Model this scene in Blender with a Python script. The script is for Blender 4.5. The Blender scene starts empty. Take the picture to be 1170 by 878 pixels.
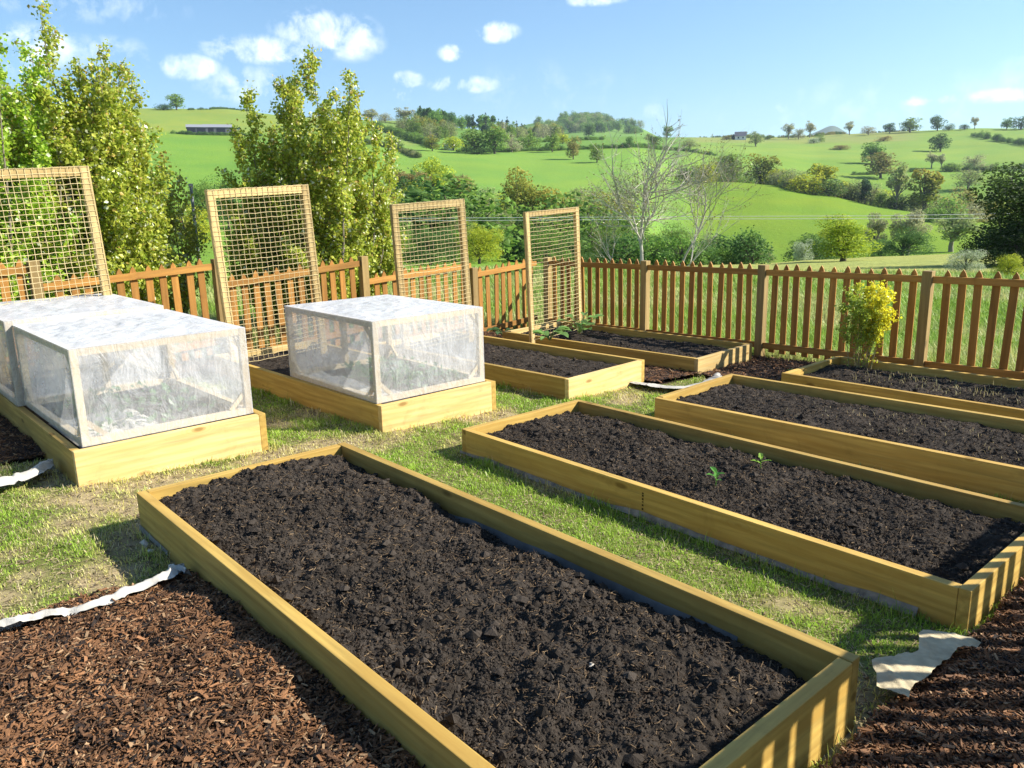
import bpy, bmesh, math, random
import numpy as np
from mathutils import Vector, Matrix, Euler
random.seed(7)
RNG = np.random.default_rng(11)
sc = bpy.context.scene
COL = sc.collection
rad = math.radians

# ------------------------------------------------------------------ camera model (metres; x,y = garden axes, z up)
FOC, PW, PH = 904.036, 1170.0, 878.0
PITCH, ROLL, YAW, HC = rad(13.0588), rad(1.26815), rad(47.43341), 1.6
def _cam_axes():
    cp, sp = math.cos(PITCH), math.sin(PITCH)
    fwd = np.array([0, cp, -sp]); right = np.array([1., 0, 0]); down = np.array([0, -sp, -cp])
    cr, sr = math.cos(ROLL), math.sin(ROLL)
    r2 = cr*right + sr*down; d2 = -sr*right + cr*down
    cy, sy = math.cos(YAW), math.sin(YAW)
    W = lambda a: np.array([a[0]*cy - a[1]*sy, a[0]*sy + a[1]*cy, a[2]])
    return W(r2), W(d2), W(fwd)
RIGHT, DOWN, FWD = _cam_axes()
EYE = np.array([0, 0, HC])
def ray(x, y):
    d = RIGHT*((x-PW/2)/FOC) + DOWN*((y-PH/2)/FOC) + FWD
    return d/np.linalg.norm(d)
GA, GB, GC = 0.03828, -0.00379, -0.03929
def gz(u, v): return GA + GB*u + GC*v                   # lie of the garden ground
def gnd(x, y, dz=0.0):
    d = ray(x, y); n = np.array([-GB, -GC, 1.0])
    t = (GA + dz - HC)/(n @ d)
    return EYE + d*t

# ------------------------------------------------------------------ noise
def _hash(ix, iy, seed):
    h = (ix.astype(np.int64)*374761393 + iy.astype(np.int64)*668265263 + seed*1442695041) & 0xffffffff
    h = ((h ^ (h >> 13))*1274126177) & 0xffffffff
    h = h ^ (h >> 16)
    return (h & 0xffff)/65535.0
def vnoise(x, y, seed=0):
    x = np.asarray(x, float); y = np.asarray(y, float)
    ix, iy = np.floor(x), np.floor(y); fx, fy = x-ix, y-iy
    fx = fx*fx*fx*(fx*(fx*6-15)+10); fy = fy*fy*fy*(fy*(fy*6-15)+10)
    a = _hash(ix, iy, seed); b = _hash(ix+1, iy, seed); c = _hash(ix, iy+1, seed); d = _hash(ix+1, iy+1, seed)
    return (a*(1-fx)+b*fx)*(1-fy) + (c*(1-fx)+d*fx)*fy
def fbm(x, y, seed=0, oct=4, gain=0.5):
    s = 0; a = 1; t = 0
    for k in range(oct):
        c, sn = math.cos(.7*k), math.sin(.7*k)
        s = s + a*vnoise((x*c-y*sn)*2**k+13.7*k, (x*sn+y*c)*2**k-7.3*k, seed+k); t += a; a *= gain
    return s/t
def worley(x, y, seed=0):
    ix, iy = np.floor(x), np.floor(y); best = np.full(x.shape, 9.0)
    for dx in (-1, 0, 1):
        for dy in (-1, 0, 1):
            cx = ix+dx; cy = iy+dy
            px = cx+_hash(cx, cy, seed); py = cy+_hash(cx, cy, seed+91)
            best = np.minimum(best, (px-x)**2+(py-y)**2)
    return np.sqrt(best)

# ------------------------------------------------------------------ mesh helpers
def np_mesh(name, V, Fs, mats, parent=None, mi=None, col=None, smooth=False, link=True):
    me = bpy.data.meshes.new(name)
    V = np.ascontiguousarray(V, dtype=np.float32)
    if not isinstance(Fs, list): Fs = [Fs]
    Fs = [np.asarray(f, dtype=np.int32) for f in Fs if len(f)]
    loops = np.concatenate([f.ravel() for f in Fs])
    tot = np.concatenate([np.full(len(f), f.shape[1], dtype=np.int32) for f in Fs])
    start = np.concatenate([[0], np.cumsum(tot)[:-1]]).astype(np.int32)
    me.vertices.add(len(V)); me.vertices.foreach_set('co', V.ravel())
    me.loops.add(len(loops)); me.loops.foreach_set('vertex_index', loops)
    me.polygons.add(len(tot)); me.polygons.foreach_set('loop_start', start)
    if not isinstance(mats, (list, tuple)): mats = [mats]
    for m in mats: me.materials.append(m)
    if mi is not None: me.polygons.foreach_set('material_index', np.asarray(mi, dtype=np.int32))
    me.polygons.foreach_set('use_smooth', np.full(len(tot), smooth, dtype=bool))
    if col is not None:
        at = me.attributes.new('Col', 'FLOAT_COLOR', 'POINT')
        c = np.ones((len(V), 4), np.float32); c[:, :3] = col
        at.data.foreach_set('color', c.ravel())
    me.update(calc_edges=True); me.validate()
    if not link: return me
    o = bpy.data.objects.new(name, me); COL.objects.link(o)
    if parent: o.parent = parent
    return o
def tag(o, label=None, cat=None, group=None, kind=None):
    if label: o['label'] = label
    if cat: o['category'] = cat
    if group: o['group'] = group
    if kind: o['kind'] = kind
    return o
def thing(name, label, cat, loc=(0, 0, 0), rot=(0, 0, 0), group=None):
    o = bpy.data.objects.new(name, None); COL.objects.link(o)
    o.empty_display_size = .2
    o.location = loc; o.rotation_euler = rot
    return tag(o, label, cat, group)
def part(name, me, parent, loc=(0, 0, 0), rot=(0, 0, 0), scale=(1, 1, 1)):
    o = bpy.data.objects.new(name, me); COL.objects.link(o)
    o.parent = parent; o.location = loc; o.rotation_euler = rot; o.scale = scale
    return o
def box_mesh(name, sx, sy, sz, mat, bev=.003, center=(0, 0, 0), cuts=0):
    bm = bmesh.new()
    bmesh.ops.create_cube(bm, size=1)
    for v in bm.verts:
        v.co.x = v.co.x*sx+center[0]; v.co.y = v.co.y*sy+center[1]; v.co.z = v.co.z*sz+center[2]
    if bev: bmesh.ops.bevel(bm, geom=bm.edges[:], offset=bev, segments=2, affect='EDGES', profile=.6)
    me = bpy.data.meshes.new(name); bm.to_mesh(me); bm.free(); me.materials.append(mat)
    return me
class Acc:
    """collects numpy geometry for ONE object"""
    def __init__(s): s.V = []; s.F = {}; s.C = []; s.M = {}; s.n = 0
    def add(s, V, F, col=(1, 1, 1), mi=0):
        V = np.asarray(V, float); F = np.asarray(F)
        s.V.append(V); C = np.asarray(col, float)
        s.C.append(np.broadcast_to(C, (len(V), 3)) if C.ndim == 1 else C)
        k = F.shape[1]; s.F.setdefault(k, []).append(F+s.n); s.M.setdefault(k, []).append(np.full(len(F), mi)); s.n += len(V)
    def get(s):
        ks = list(s.F); return np.concatenate(s.V), [np.concatenate(s.F[k]) for k in ks], np.concatenate([np.concatenate(s.M[k]) for k in ks]), np.concatenate(s.C)
    def build(s, name, mats, parent=None, smooth=False, link=True):
        V, F, M, C = s.get(); return np_mesh(name, V, F, mats, parent, M, C, smooth, link)
def tube(acc, P, R, sides=5, col=(1, 1, 1), mi=0):
    P = np.asarray(P, float); n = len(P); R = np.broadcast_to(np.asarray(R, float), (n,))
    T = np.gradient(P, axis=0); T /= np.linalg.norm(T, axis=1)[:, None]+1e-9
    ref = np.where(np.abs(T[:, 2:3]) > .9, np.array([[1., 0, 0]]), np.array([[0, 0, 1.]]))
    A = np.cross(T, ref); A /= np.linalg.norm(A, axis=1)[:, None]+1e-9; B = np.cross(T, A)
    th = np.arange(sides)/sides*2*np.pi
    V = P[:, None, :] + R[:, None, None]*(A[:, None, :]*np.cos(th)[None, :, None] + B[:, None, :]*np.sin(th)[None, :, None])
    i = np.arange(n-1)[:, None]*sides; j = np.arange(sides)[None, :]; j2 = (j+1) % sides
    F = np.stack([i+j, i+j2, i+sides+j2, i+sides+j], -1).reshape(-1, 4)
    acc.add(V.reshape(-1, 3), F, col, mi)
def unit(v): return v/(np.linalg.norm(v, axis=-1, keepdims=True)+1e-9)
def leaves(acc, C, N, size, col, rng, aspect=.62, mi=0, axis=None, fold=.12):
    """diamond leaves at C facing N"""
    n = len(C); N = unit(N)
    r = axis if axis is not None else rng.normal(size=(n, 3))
    a = unit(r - (r*N).sum(1)[:, None]*N); b = np.cross(N, a)
    s = np.broadcast_to(np.asarray(size, float), (n,))[:, None]
    V = np.stack([C-a*s*.5, C+b*s*.5*aspect-a*s*.08-N*s*fold, C+a*s*.5, C-b*s*.5*aspect-a*s*.08-N*s*fold], 1).reshape(-1, 3)
    F = np.arange(4*n).reshape(n, 4)
    acc.add(V, F, np.repeat(col, 4, 0), mi)

# ------------------------------------------------------------------ materials
def newmat(name):
    m = bpy.data.materials.new(name); m.use_nodes = True
    nt = m.node_tree; nt.nodes.clear(); return m, nt
class NT:
    def __init__(s, nt): s.nt = nt
    def n(s, t, **kw):
        x = s.nt.nodes.new(t)
        for k, v in kw.items(): setattr(x, k, v)
        return x
    def l(s, a, b): s.nt.links.new(a, b)
    def setin(s, node, key, v):
        if hasattr(v, 'is_output'): s.l(v, node.inputs[key])
        else: node.inputs[key].default_value = v
    def math(s, op, a, b=0.0, clamp=False):
        x = s.n('ShaderNodeMath', operation=op, use_clamp=clamp); s.setin(x, 0, a); s.setin(x, 1, b); return x.outputs[0]
    def mix(s, f, a, b, blend='MIX'):
        x = s.n('ShaderNodeMix', data_type='RGBA', blend_type=blend)
        s.setin(x, 0, f)
        for i, v in ((6, a), (7, b)):
            if isinstance(v, tuple): x.inputs[i].default_value = (*v, 1) if len(v) == 3 else v
            else: s.l(v, x.inputs[i])
        return x.outputs[2]
    def noise(s, vec, scale, detail=4, rough=.55, dist=0):
        x = s.n('ShaderNodeTexNoise'); s.l(vec, x.inputs['Vector'])
        x.inputs['Scale'].default_value = scale; x.inputs['Detail'].default_value = detail; x.inputs['Roughness'].default_value = rough; x.inputs['Distortion'].default_value = dist
        return x.outputs[0]
    def ramp(s, f, p0, p1):
        x = s.n('ShaderNodeMapRange'); s.setin(x, 0, f); x.inputs[1].default_value = p0; x.inputs[2].default_value = p1; return x.outputs[0]
    def mapping(s, vec, scale=(1, 1, 1), loc=None):
        x = s.n('ShaderNodeMapping'); s.l(vec, x.inputs[0]); x.inputs['Scale'].default_value = scale
        if loc is not None: s.setin(x, 'Location', loc)
        return x.outputs[0]
    def bump(s, h, strength, dist=.01, nrm=None):
        x = s.n('ShaderNodeBump'); s.l(h, x.inputs['Height']); x.inputs['Strength'].default_value = strength; x.inputs['Distance'].default_value = dist
        if nrm: s.l(nrm, x.inputs['Normal'])
        return x.outputs[0]
    def pbsdf(s, color, rough=.6, spec=.3, normal=None):
        b = s.n('ShaderNodeBsdfPrincipled')
        if isinstance(color, tuple): b.inputs['Base Color'].default_value = (*color, 1)
        else: s.l(color, b.inputs['Base Color'])
        s.setin(b, 'Roughness', rough); b.inputs['Specular IOR Level'].default_value = spec
        if normal: s.l(normal, b.inputs['Normal'])
        return b
    def out(s, sh):
        o = s.n('ShaderNodeOutputMaterial'); s.l(sh, o.inputs[0])

def wood_mat(name, base, dark, grain=1.0, rough=.65, knots=.85, axis=0):
    """sawn timber, grain along local axis"""
    m, nt = newmat(name); q = NT(nt)
    tc = q.n('ShaderNodeTexCoord'); oi = q.n('ShaderNodeObjectInfo')
    off = q.n('ShaderNodeCombineXYZ')
    for i, k in enumerate((37.0, 91.0, 53.0)): q.l(q.math('MULTIPLY', oi.outputs['Random'], k), off.inputs[i])
    sc1 = [26., 26., 26.]; sc1[axis] = 1.6
    v = q.mapping(tc.outputs['Object'], tuple(sc1), off.outputs[0])
    sc2 = [7., 7., 7.]; sc2[axis] = 1.1
    v2 = q.mapping(tc.outputs['Object'], tuple(sc2), off.outputs[0])
    sc3 = [9., 9., 9.]; sc3[axis] = 3.4
    v3 = q.mapping(tc.outputs['Object'], tuple(sc3), off.outputs[0])
    g1 = q.noise(v, 1.0*grain, 5, .6, .3); g2 = q.noise(v2, 1.0, 3, .5, 1.2)
    w = q.n('ShaderNodeTexWave', wave_type='BANDS', bands_direction='Z' if axis != 2 else 'X')
    q.l(v2, w.inputs[0]); w.inputs['Scale'].default_value = .9; w.inputs['Distortion'].default_value = 14; w.inputs['Detail'].default_value = 3; w.inputs['Detail Scale'].default_value = .7
    c = q.mix(q.ramp(g1, .34, .68), base, tuple(x*.58 for x in base))
    c = q.mix(q.math('MULTIPLY', q.ramp(w.outputs[0], .42, .9), .34), c, dark)
    c = q.mix(q.math('MULTIPLY', q.ramp(g2, .44, .75), .75), c, tuple(d*.75+b*.25 for d, b in zip(dark, base)))
    vo = q.n('ShaderNodeTexVoronoi'); q.l(v3, vo.inputs['Vector']); vo.inputs['Scale'].default_value = .85
    sel = q.math('GREATER_THAN', q.noise(vo.outputs['Color'], 40.0, 0), .49); kn = q.math('MULTIPLY', sel, q.ramp(vo.outputs['Distance'], .15, .08))
    ring = q.math('SUBTRACT', 1.0, q.math('MULTIPLY', q.math('ABSOLUTE', q.math('SUBTRACT', q.math('FRACT', q.math('MULTIPLY', vo.outputs['Distance'], 11.0)), .5)), 4.0), True)
    c = q.mix(q.math('MULTIPLY', q.math('MULTIPLY', ring, q.math('MULTIPLY', sel, q.ramp(vo.outputs['Distance'], .42, .15))), .45), c, dark)
    c = q.mix(q.math('MULTIPLY', kn, knots), c, tuple(d*.5 for d in dark))
    hs = q.n('ShaderNodeHueSaturation'); q.l(c, hs.inputs['Color'])
    q.l(q.ramp(oi.outputs['Random'], -1.6, 1.6), hs.inputs['Value']); hs.inputs['Value'].default_value = 1
    vv = q.n('ShaderNodeMapRange'); q.l(oi.outputs['Random'], vv.inputs[0]); vv.inputs[3].default_value = .74; vv.inputs[4].default_value = 1.18; q.l(vv.outputs[0], hs.inputs['Value'])
    st = q.noise(q.mapping(tc.outputs['Object'], (5, 5, 5), off.outputs[0]), 1.0, 6, .7, .8)        # weather stains
    fc = q.mix(q.math('MULTIPLY', q.ramp(st, .55, .78), .55), hs.outputs[0], q.mix(1.0, hs.outputs[0], (.55, .52, .50), 'MULTIPLY'))
    b = q.pbsdf(fc, rough, .25, q.bump(g1, .25, .004)); q.out(b.outputs[0])
    return m
MW = {}
MW['sleeper'] = wood_mat('treated_pine', (.58, .385, .098), (.34, .19, .035))
MW['sleeper_pale'] = wood_mat('pale_pine', (.74, .55, .23), (.52, .30, .085))
MW['trellis'] = wood_mat('trellis_pine', (.62, .46, .20), (.46, .30, .11), axis=2)
MW['trellis_x'] = wood_mat('trellis_pine_rail', (.62, .46, .20), (.46, .30, .11), axis=1)
MW['post'] = wood_mat('post_pine', (.37, .255, .10), (.24, .16, .055), axis=2)
MW['stain'] = wood_mat('stained_picket', (.46, .222, .048), (.26, .11, .02), axis=2, knots=.7)
MW['stain_x'] = wood_mat('stained_rail', (.48, .24, .054), (.29, .125, .024), axis=0, knots=.6)
MW['batten'] = wood_mat('batten_pine', (.62, .50, .32), (.48, .36, .2), axis=2, knots=.3)

def leaf_mat(name, trans=.3, rough=.45, spec=.35, objvar=.0):
    m, nt = newmat(name); q = NT(nt)
    a = q.n('ShaderNodeAttribute', attribute_name='Col'); c = a.outputs['Color']
    if objvar:
        oi = q.n('ShaderNodeObjectInfo'); hs = q.n('ShaderNodeHueSaturation'); q.l(c, hs.inputs['Color'])
        mr = q.n('ShaderNodeMapRange'); q.l(oi.outputs['Random'], mr.inputs[0]); mr.inputs[3].default_value = .5-.03*objvar; mr.inputs[4].default_value = .5+.03*objvar; q.l(mr.outputs[0], hs.inputs['Hue'])
        m2 = q.n('ShaderNodeMapRange'); q.l(q.math('FRACT', q.math('MULTIPLY', oi.outputs['Random'], 17.3)), m2.inputs[0]); m2.inputs[3].default_value = 1-.25*objvar; m2.inputs[4].default_value = 1+.25*objvar; q.l(m2.outputs[0], hs.inputs['Value'])
        c = hs.outputs[0]
    b = q.pbsdf(c, rough, spec)
    t = q.n('ShaderNodeBsdfTranslucent'); q.l(c, t.inputs[0])
    g = q.n('ShaderNodeMixShader'); g.inputs[0].default_value = trans; q.l(b.outputs[0], g.inputs[1]); q.l(t.outputs[0], g.inputs[2])
    q.out(g.outputs[0]); return m
MLEAF = leaf_mat('leaf', .50, .36, .5)
MFAR = leaf_mat('tree_foliage', .45, .6, .2, .5)
MGRASS = leaf_mat('grass_blade', .35, .5, .3)
def attr_mat(name, rough=.9, spec=.15, bumpscale=None, bumpstr=.5):
    m, nt = newmat(name); q = NT(nt)
    a = q.n('ShaderNodeAttribute', attribute_name='Col'); nrm = None; c = a.outputs['Color']
    if bumpscale:
        tc = q.n('ShaderNodeTexCoord'); nz = q.noise(tc.outputs['Object'], bumpscale, 6, .7)
        nrm = q.bump(nz, bumpstr, .006); c = q.mix(q.ramp(nz, .2, .8), c, q.mix(1.0, c, (.62, .6, .58), 'MULTIPLY'))
    b = q.pbsdf(c, rough, spec, nrm); q.out(b.outputs[0]); return m
MSOIL = attr_mat('compost', .95, .1, 160, .9)
MCHIP = attr_mat('bark_chip', .75, .25, 220, .4)
MBARK = attr_mat('bark', .85, .15)
MROPE = attr_mat('jute_rope', .9, .1)
MGROUND = attr_mat('turf_soil', .95, .1, 60, .8)
def land_mat():
    m, nt = newmat('pasture'); q = NT(nt)
    a = q.n('ShaderNodeAttribute', attribute_name='Col'); c = a.outputs['Color']
    tc = q.n('ShaderNodeTexCoord')
    n1 = q.noise(tc.outputs['Object'], .045, 6, .62); n2 = q.noise(tc.outputs['Object'], .9, 6, .7); n3 = q.noise(tc.outputs['Object'], .012, 3, .5)
    c = q.mix(q.ramp(n1, .35, .7), c, q.mix(1.0, c, (1.30, 1.08, .95), 'MULTIPLY'))
    c = q.mix(q.math('MULTIPLY', q.ramp(n2, .45, .8), .5), c, q.mix(1.0, c, (.78, .8, .75), 'MULTIPLY'))
    c = q.mix(q.math('MULTIPLY', q.ramp(n3, .5, .7), .6), c, q.mix(1.0, c, (.82, .86, .85), 'MULTIPLY'))
    b = q.pbsdf(c, .95, .08, q.bump(n2, .6, .5)); q.out(b.outputs[0]); return m
MLAND = land_mat()
def film_mat(name, lo, hi, tint=(.86, .88, .92), ridge=.10, streak=(.6, 2.2, .9), fine=.9):
    m, nt = newmat(name); q = NT(nt)
    tc = q.n('ShaderNodeTexCoord'); v = tc.outputs['Object']
    n1 = q.noise(v, 4.5, 5, .6, 1.2); n2 = q.noise(q.mapping(v, streak), 5.5, 4, .5, 1.8); n3 = q.noise(v, 22, 5, .65, 1.5)
    rid = q.math('SUBTRACT', 1.0, q.math('MULTIPLY', q.math('ABSOLUTE', q.math('SUBTRACT', n2, .5)), 16.0), True)
    rid2 = q.math('SUBTRACT', 1.0, q.math('MULTIPLY', q.math('ABSOLUTE', q.math('SUBTRACT', n3, .5)), 11.0), True)
    op = q.n('ShaderNodeMapRange'); q.l(n1, op.inputs[0]); op.inputs[1].default_value = .35; op.inputs[2].default_value = .7; op.inputs[3].default_value = lo; op.inputs[4].default_value = hi
    o2 = q.math('ADD', op.outputs[0], q.math('ADD', q.math('MULTIPLY', rid, ridge), q.math('MULTIPLY', rid2, ridge*fine)), True)
    nrm = q.bump(q.math('ADD', n2, q.math('ADD', n1, q.math('MULTIPLY', n3, .25))), .4, .04)
    d = q.pbsdf(tint, .25, .5, nrm)
    t = q.n('ShaderNodeBsdfTranslucent'); t.inputs[0].default_value = (*tint, 1); q.l(nrm, t.inputs[1])
    s1 = q.n('ShaderNodeMixShader'); s1.inputs[0].default_value = .40; q.l(d.outputs[0], s1.inputs[1]); q.l(t.outputs[0], s1.inputs[2])
    tr = q.n('ShaderNodeBsdfTransparent'); tr.inputs[0].default_value = (.95, .96, .97, 1)
    s2 = q.n('ShaderNodeMixShader'); q.l(o2, s2.inputs[0]); q.l(tr.outputs[0], s2.inputs[1]); q.l(s1.outputs[0], s2.inputs[2])
    q.out(s2.outputs[0]); return m
MFILM = film_mat('polythene', .29, .45, (.90, .90, .91), .05)
MFILMTOP = film_mat('polythene_top', .80, .95, (.88, .90, .95), .16, (2.4, .45, 1), .3)
def plain(name, c, rough=.6, spec=.3, nscale=None, var=.25, nstr=.3):
    m, nt = newmat(name); q = NT(nt)
    tc = q.n('ShaderNodeTexCoord'); nz = q.noise(tc.outputs['Object'], nscale or 12, 5, .6)
    cc = q.mix(q.ramp(nz, .3, .7), c, tuple(x*(1-var) for x in c))
    b = q.pbsdf(cc, rough, spec, q.bump(nz, nstr, .01)); q.out(b.outputs[0]); return m
MCLOTH = plain('membrane_fabric', (.50, .475, .42), .85, .1, 16, .32, .7)
MCREAM = plain('weathered_fabric', (.56, .47, .30), .85, .1, 14, .4, .8)
MLINERW = plain('earthy_liner', (.34, .31, .26), .85, .1, 18, .6, .6)
MWIRE = plain('wire', (.62, .62, .60), .5, .3, 5, .1)
MLINER = plain('liner', (.17, .165, .16), .4, .4, 20, .3)
MMETAL = plain('galvanised', (.22, .23, .25), .45, .5, 30, .2)
MSTONE = plain('stone', (.55, .50, .42), .8, .2, 60, .3)
MWALLW = plain('whitewash', (.78, .77, .73), .8, .2, 3, .1)
MROOF = plain('sheet_roof', (.26, .27, .30), .6, .3, 2, .15)
MDARK = plain('dark_opening', (.03, .035, .05), .8, .1, 2, .2)
MSLATE = plain('slate', (.13, .13, .15), .6, .3, 4, .25)

# ================================================================== RAISED BEDS
#          u0      v0     L      W      z0     h      yaw
BEDS = {'A': (-4.067, 1.146, 3.146, 1.185, .004, .205, -.026), 'B': (-4.175, 3.343, 3.288, 1.173, -.136, .185, -.024),
        'C': (-3.772, 5.020, 3.300, 1.159, -.169, .200, .023), 'E': (-3.662, 6.835, 3.300, 1.144, -.248, .200, -.009),
        'F': (-7.660, 6.881, 2.951, 1.167, -.265, .185, .044), 'D': (-7.713, 4.917, 2.988, 1.147, -.163, .196, .037),
        'G': (-7.839, 3.108, 3.018, 1.135, -.059, .201, .001), 'H': (-7.979, 1.123, 3.014, 1.182, .019, .210, -.010)}
BLAB = {'A': ('long timber bed nearest the camera, heaped with dark compost, its end striped by picket shadows',),
        'B': ('long timber bed of compost holding the two tiny seedlings',),
        'C': ('empty timber bed between the seedling bed and the yellow bush bed',),
        'E': ('timber bed against the brown picket fence with the yellow bush in it',),
        'F': ('timber bed in the fence corner with leafy plants below its netted frame',),
        'D': ('uncovered timber bed between the cold frame bed and the fence corner bed',),
        'G': ('timber bed carrying the single plastic cold frame, dark compost showing behind it',),
        'H': ('timber bed carrying the pair of plastic cold frames, pale knotty front board',)}
TH = .047
def bed_pt(k, x, y, z=0.0):
    u0, v0, L, W, z0, h, a = BEDS[k]; c, s = math.cos(a), math.sin(a)
    return np.array([u0+c*x-s*y, v0+s*x+c*y, z0+z])
def make_bed(k):
    u0, v0, L, W, z0, h, a = BEDS[k]
    r = thing('raised_bed', BLAB[k][0], 'raised bed', (u0, v0, z0), (0, 0, a), 'timber raised beds')
    drop = .05                                                    # boards sit a little into the ground
    H = h+drop; zc = (h-drop)/2; m = MW['sleeper']
    cap = k in 'BGH'                                              # which board covers the corner
    e0 = TH/2; e1 = L-TH/2
    if cap:
        bl = [('long_board', L-2*TH, (L/2, TH/2), 0), ('long_board', L-TH, (L/2+TH/2, W-TH/2), 0),
              ('end_board', W, (e0, W/2), 1), ('end_board', W-TH, (e1, W/2-TH/2), 1)]
    else:
        bl = [('long_board', L-TH, (L/2-TH/2, TH/2), 0), ('long_board', L, (L/2, W-TH/2), 0),
              ('end_board', W-TH, (e0, W/2-TH/2+TH-TH), 1), ('end_board', W-TH, (e1, W/2-TH/2), 1)]
        bl[0] = ('long_board', L-TH, (L/2-TH/2, TH/2), 0)
        bl[2] = ('end_board', W-2*TH, (e0, W/2), 1)
    rr = random.Random(ord(k))
    for nme, ln, (x, y), turn in bl:
        mat = MW['sleeper_pale'] if (nme == 'end_board' and k in 'GHDF') else m  # end boards of these beds get a paler tone than the long boards
        me = box_mesh(nme, ln-.002, TH, H, mat, .0035)
        o = part(nme, me, r, (x, y, zc+rr.uniform(-.003, .003)), (rr.uniform(-.006, .006), 0, math.pi/2 if turn else 0))
    return r
BED = {k: make_bed(k) for k in BEDS}
# faint printed timber stamps on the shaded long boards
for k, xs in (('B', 1.62), ('C', 2.95)):
    ac = Acc(); rr = random.Random(5)
    for col in (0,):
        z = .03
        while z < .15:
            hgt = rr.uniform(.006, .012)
            ac.add([[xs+col, -.0012, z], [xs+col+.012, -.0012, z], [xs+col+.012, -.0012, z+hgt], [xs+col, -.0012, z+hgt]], [[0, 1, 2, 3]], (.05, .03, .01))
            z += hgt+rr.uniform(.003, .012)
    ac.build('printed_stamp', [MBARK], BED[k])

# ------------------------------------------------------------------ compost
def rocks(acc, P, S, rng, cols, mi=0):
    n = len(P)
    base = np.array([[1, 0, 0], [-1, 0, 0], [0, 1, 0], [0, -1, 0], [0, 0, 1], [0, 0, -1],
                     [.62, .62, .3], [-.62, .62, .3], [.62, -.62, .3], [-.62, -.62, .3]], float)
    tri = np.array([[0, 6, 4], [6, 2, 4], [2, 7, 4], [7, 1, 4], [1, 9, 4], [9, 3, 4], [3, 8, 4], [8, 0, 4],
                    [0, 2, 6], [2, 1, 7], [1, 3, 9], [3, 0, 8], [0, 5, 2], [2, 5, 1], [1, 5, 3], [3, 5, 0]])
    V = base[None]*(S[:, None, None])*rng.uniform(.55, 1.35, (n, 10, 1))*np.array([1, 1, .8])*rng.uniform(.75, 1.3, (n, 1, 3))
    th = rng.uniform(0, 6.28, n); c, s = np.cos(th)[:, None], np.sin(th)[:, None]
    x = V[..., 0]*c-V[..., 1]*s; y = V[..., 0]*s+V[..., 1]*c
    V = np.stack([x, y, V[..., 2]], -1)+P[:, None, :]
    F = (tri[None]+np.arange(n)[:, None, None]*10).reshape(-1, 3)
    acc.add(V.reshape(-1, 3), F, np.repeat(cols, 10, 0), mi)
def slivers(acc, P, L, W, T, rng, cols, tilt=.5, mi=0):
    n = len(P)
    a = rng.uniform(0, 2*np.pi, n); t = rng.normal(0, tilt, n); rl = rng.normal(0, tilt*1.2, n)
    d = np.stack([np.cos(a)*np.cos(t), np.sin(a)*np.cos(t), np.sin(t)], -1)
    s = unit(np.cross(d, np.array([0, 0, 1.]))); nn = np.cross(s, d)
    s2 = s*np.cos(rl)[:, None]+nn*np.sin(rl)[:, None]; n2 = np.cross(s2, d)
    V = []
    for i, (e, wl) in enumerate(((-.5, .55), (.5, .45))):
        for sy in (-.5, .5):
            for sz in (-.5, .5):
                k = rng.uniform(.6, 1.4, n)[:, None]
                V.append(P+d*(L*e)[:, None]*k**.3 + s2*(W*sy*wl*2)[:, None]*k + n2*(T*sz)[:, None])
    V = np.stack(V, 1)
    q = np.array([[0, 1, 3, 2], [4, 6, 7, 5], [0, 4, 5, 1], [2, 3, 7, 6], [0, 2, 6, 4], [1, 5, 7, 3]])
    F = (q[None]+np.arange(n)[:, None, None]*8).reshape(-1, 4)
    acc.add(V.reshape(-1, 3), F, np.repeat(cols, 8, 0), mi)
SOILCOL = np.array([.050, .041, .033])
SLAB = {'A': 'dark crumbly compost filling the bed nearest the camera', 'B': 'dark compost around the two tiny seedlings',
        'C': 'dark compost in the bed between seedling bed and yellow bush bed', 'E': 'weedy dark compost around the yellow bush',
        'F': 'dark compost in the fence corner bed below the netted frame', 'D': 'dark compost in the open bed right of the single cold frame',
        'G': 'dark compost showing behind the single cold frame', 'H': 'dark compost under the pair of cold frames'}
def soil_height(k, x, y):
    u0, v0, L, W, z0, h, a = BEDS[k]; sd = ord(k)*7
    amp = {'A': 1.25, 'B': 1.0}.get(k, .75)
    z = h-.055 + amp*(.035*(fbm(x*2.2, y*2.2, sd, 3)-.5) + .062*(fbm(x*6.5, y*6.5, sd+9, 4, .58)-.5))
    w = worley(x*11+fbm(x*8, y*8, sd)*1.5, y*11, sd+3); z += amp*.022*(np.clip(.62-w, 0, 1))
    w2 = worley(x*26+fbm(x*20, y*20, sd+5), y*26, sd+4); z += amp*.010*(.6-w2)
    z += amp*.012*(fbm(x*48, y*48, sd+21, 3, .7)-.5)
    ed = np.minimum(np.minimum(x-TH, L-TH-x), np.minimum(y-TH, W-TH-y))
    far = np.clip((y-(W-.30))/.25, 0, 1); near = np.clip((x-(L-.45))/.4, 0, 1)
    z -= (.055 if k == 'A' else .03)*far**1.5*(.5+fbm(x*3, x*0+3, sd+40, 2))
    z -= (.04 if k == 'A' else .02)*near**1.5
    z -= .018*np.clip(1-ed/.06, 0, 1)
    if k == 'A': z += .030*np.clip(1-x/1.2, 0, 1)*np.clip((y-.1)/.2, 0, 1)
    return z
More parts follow.
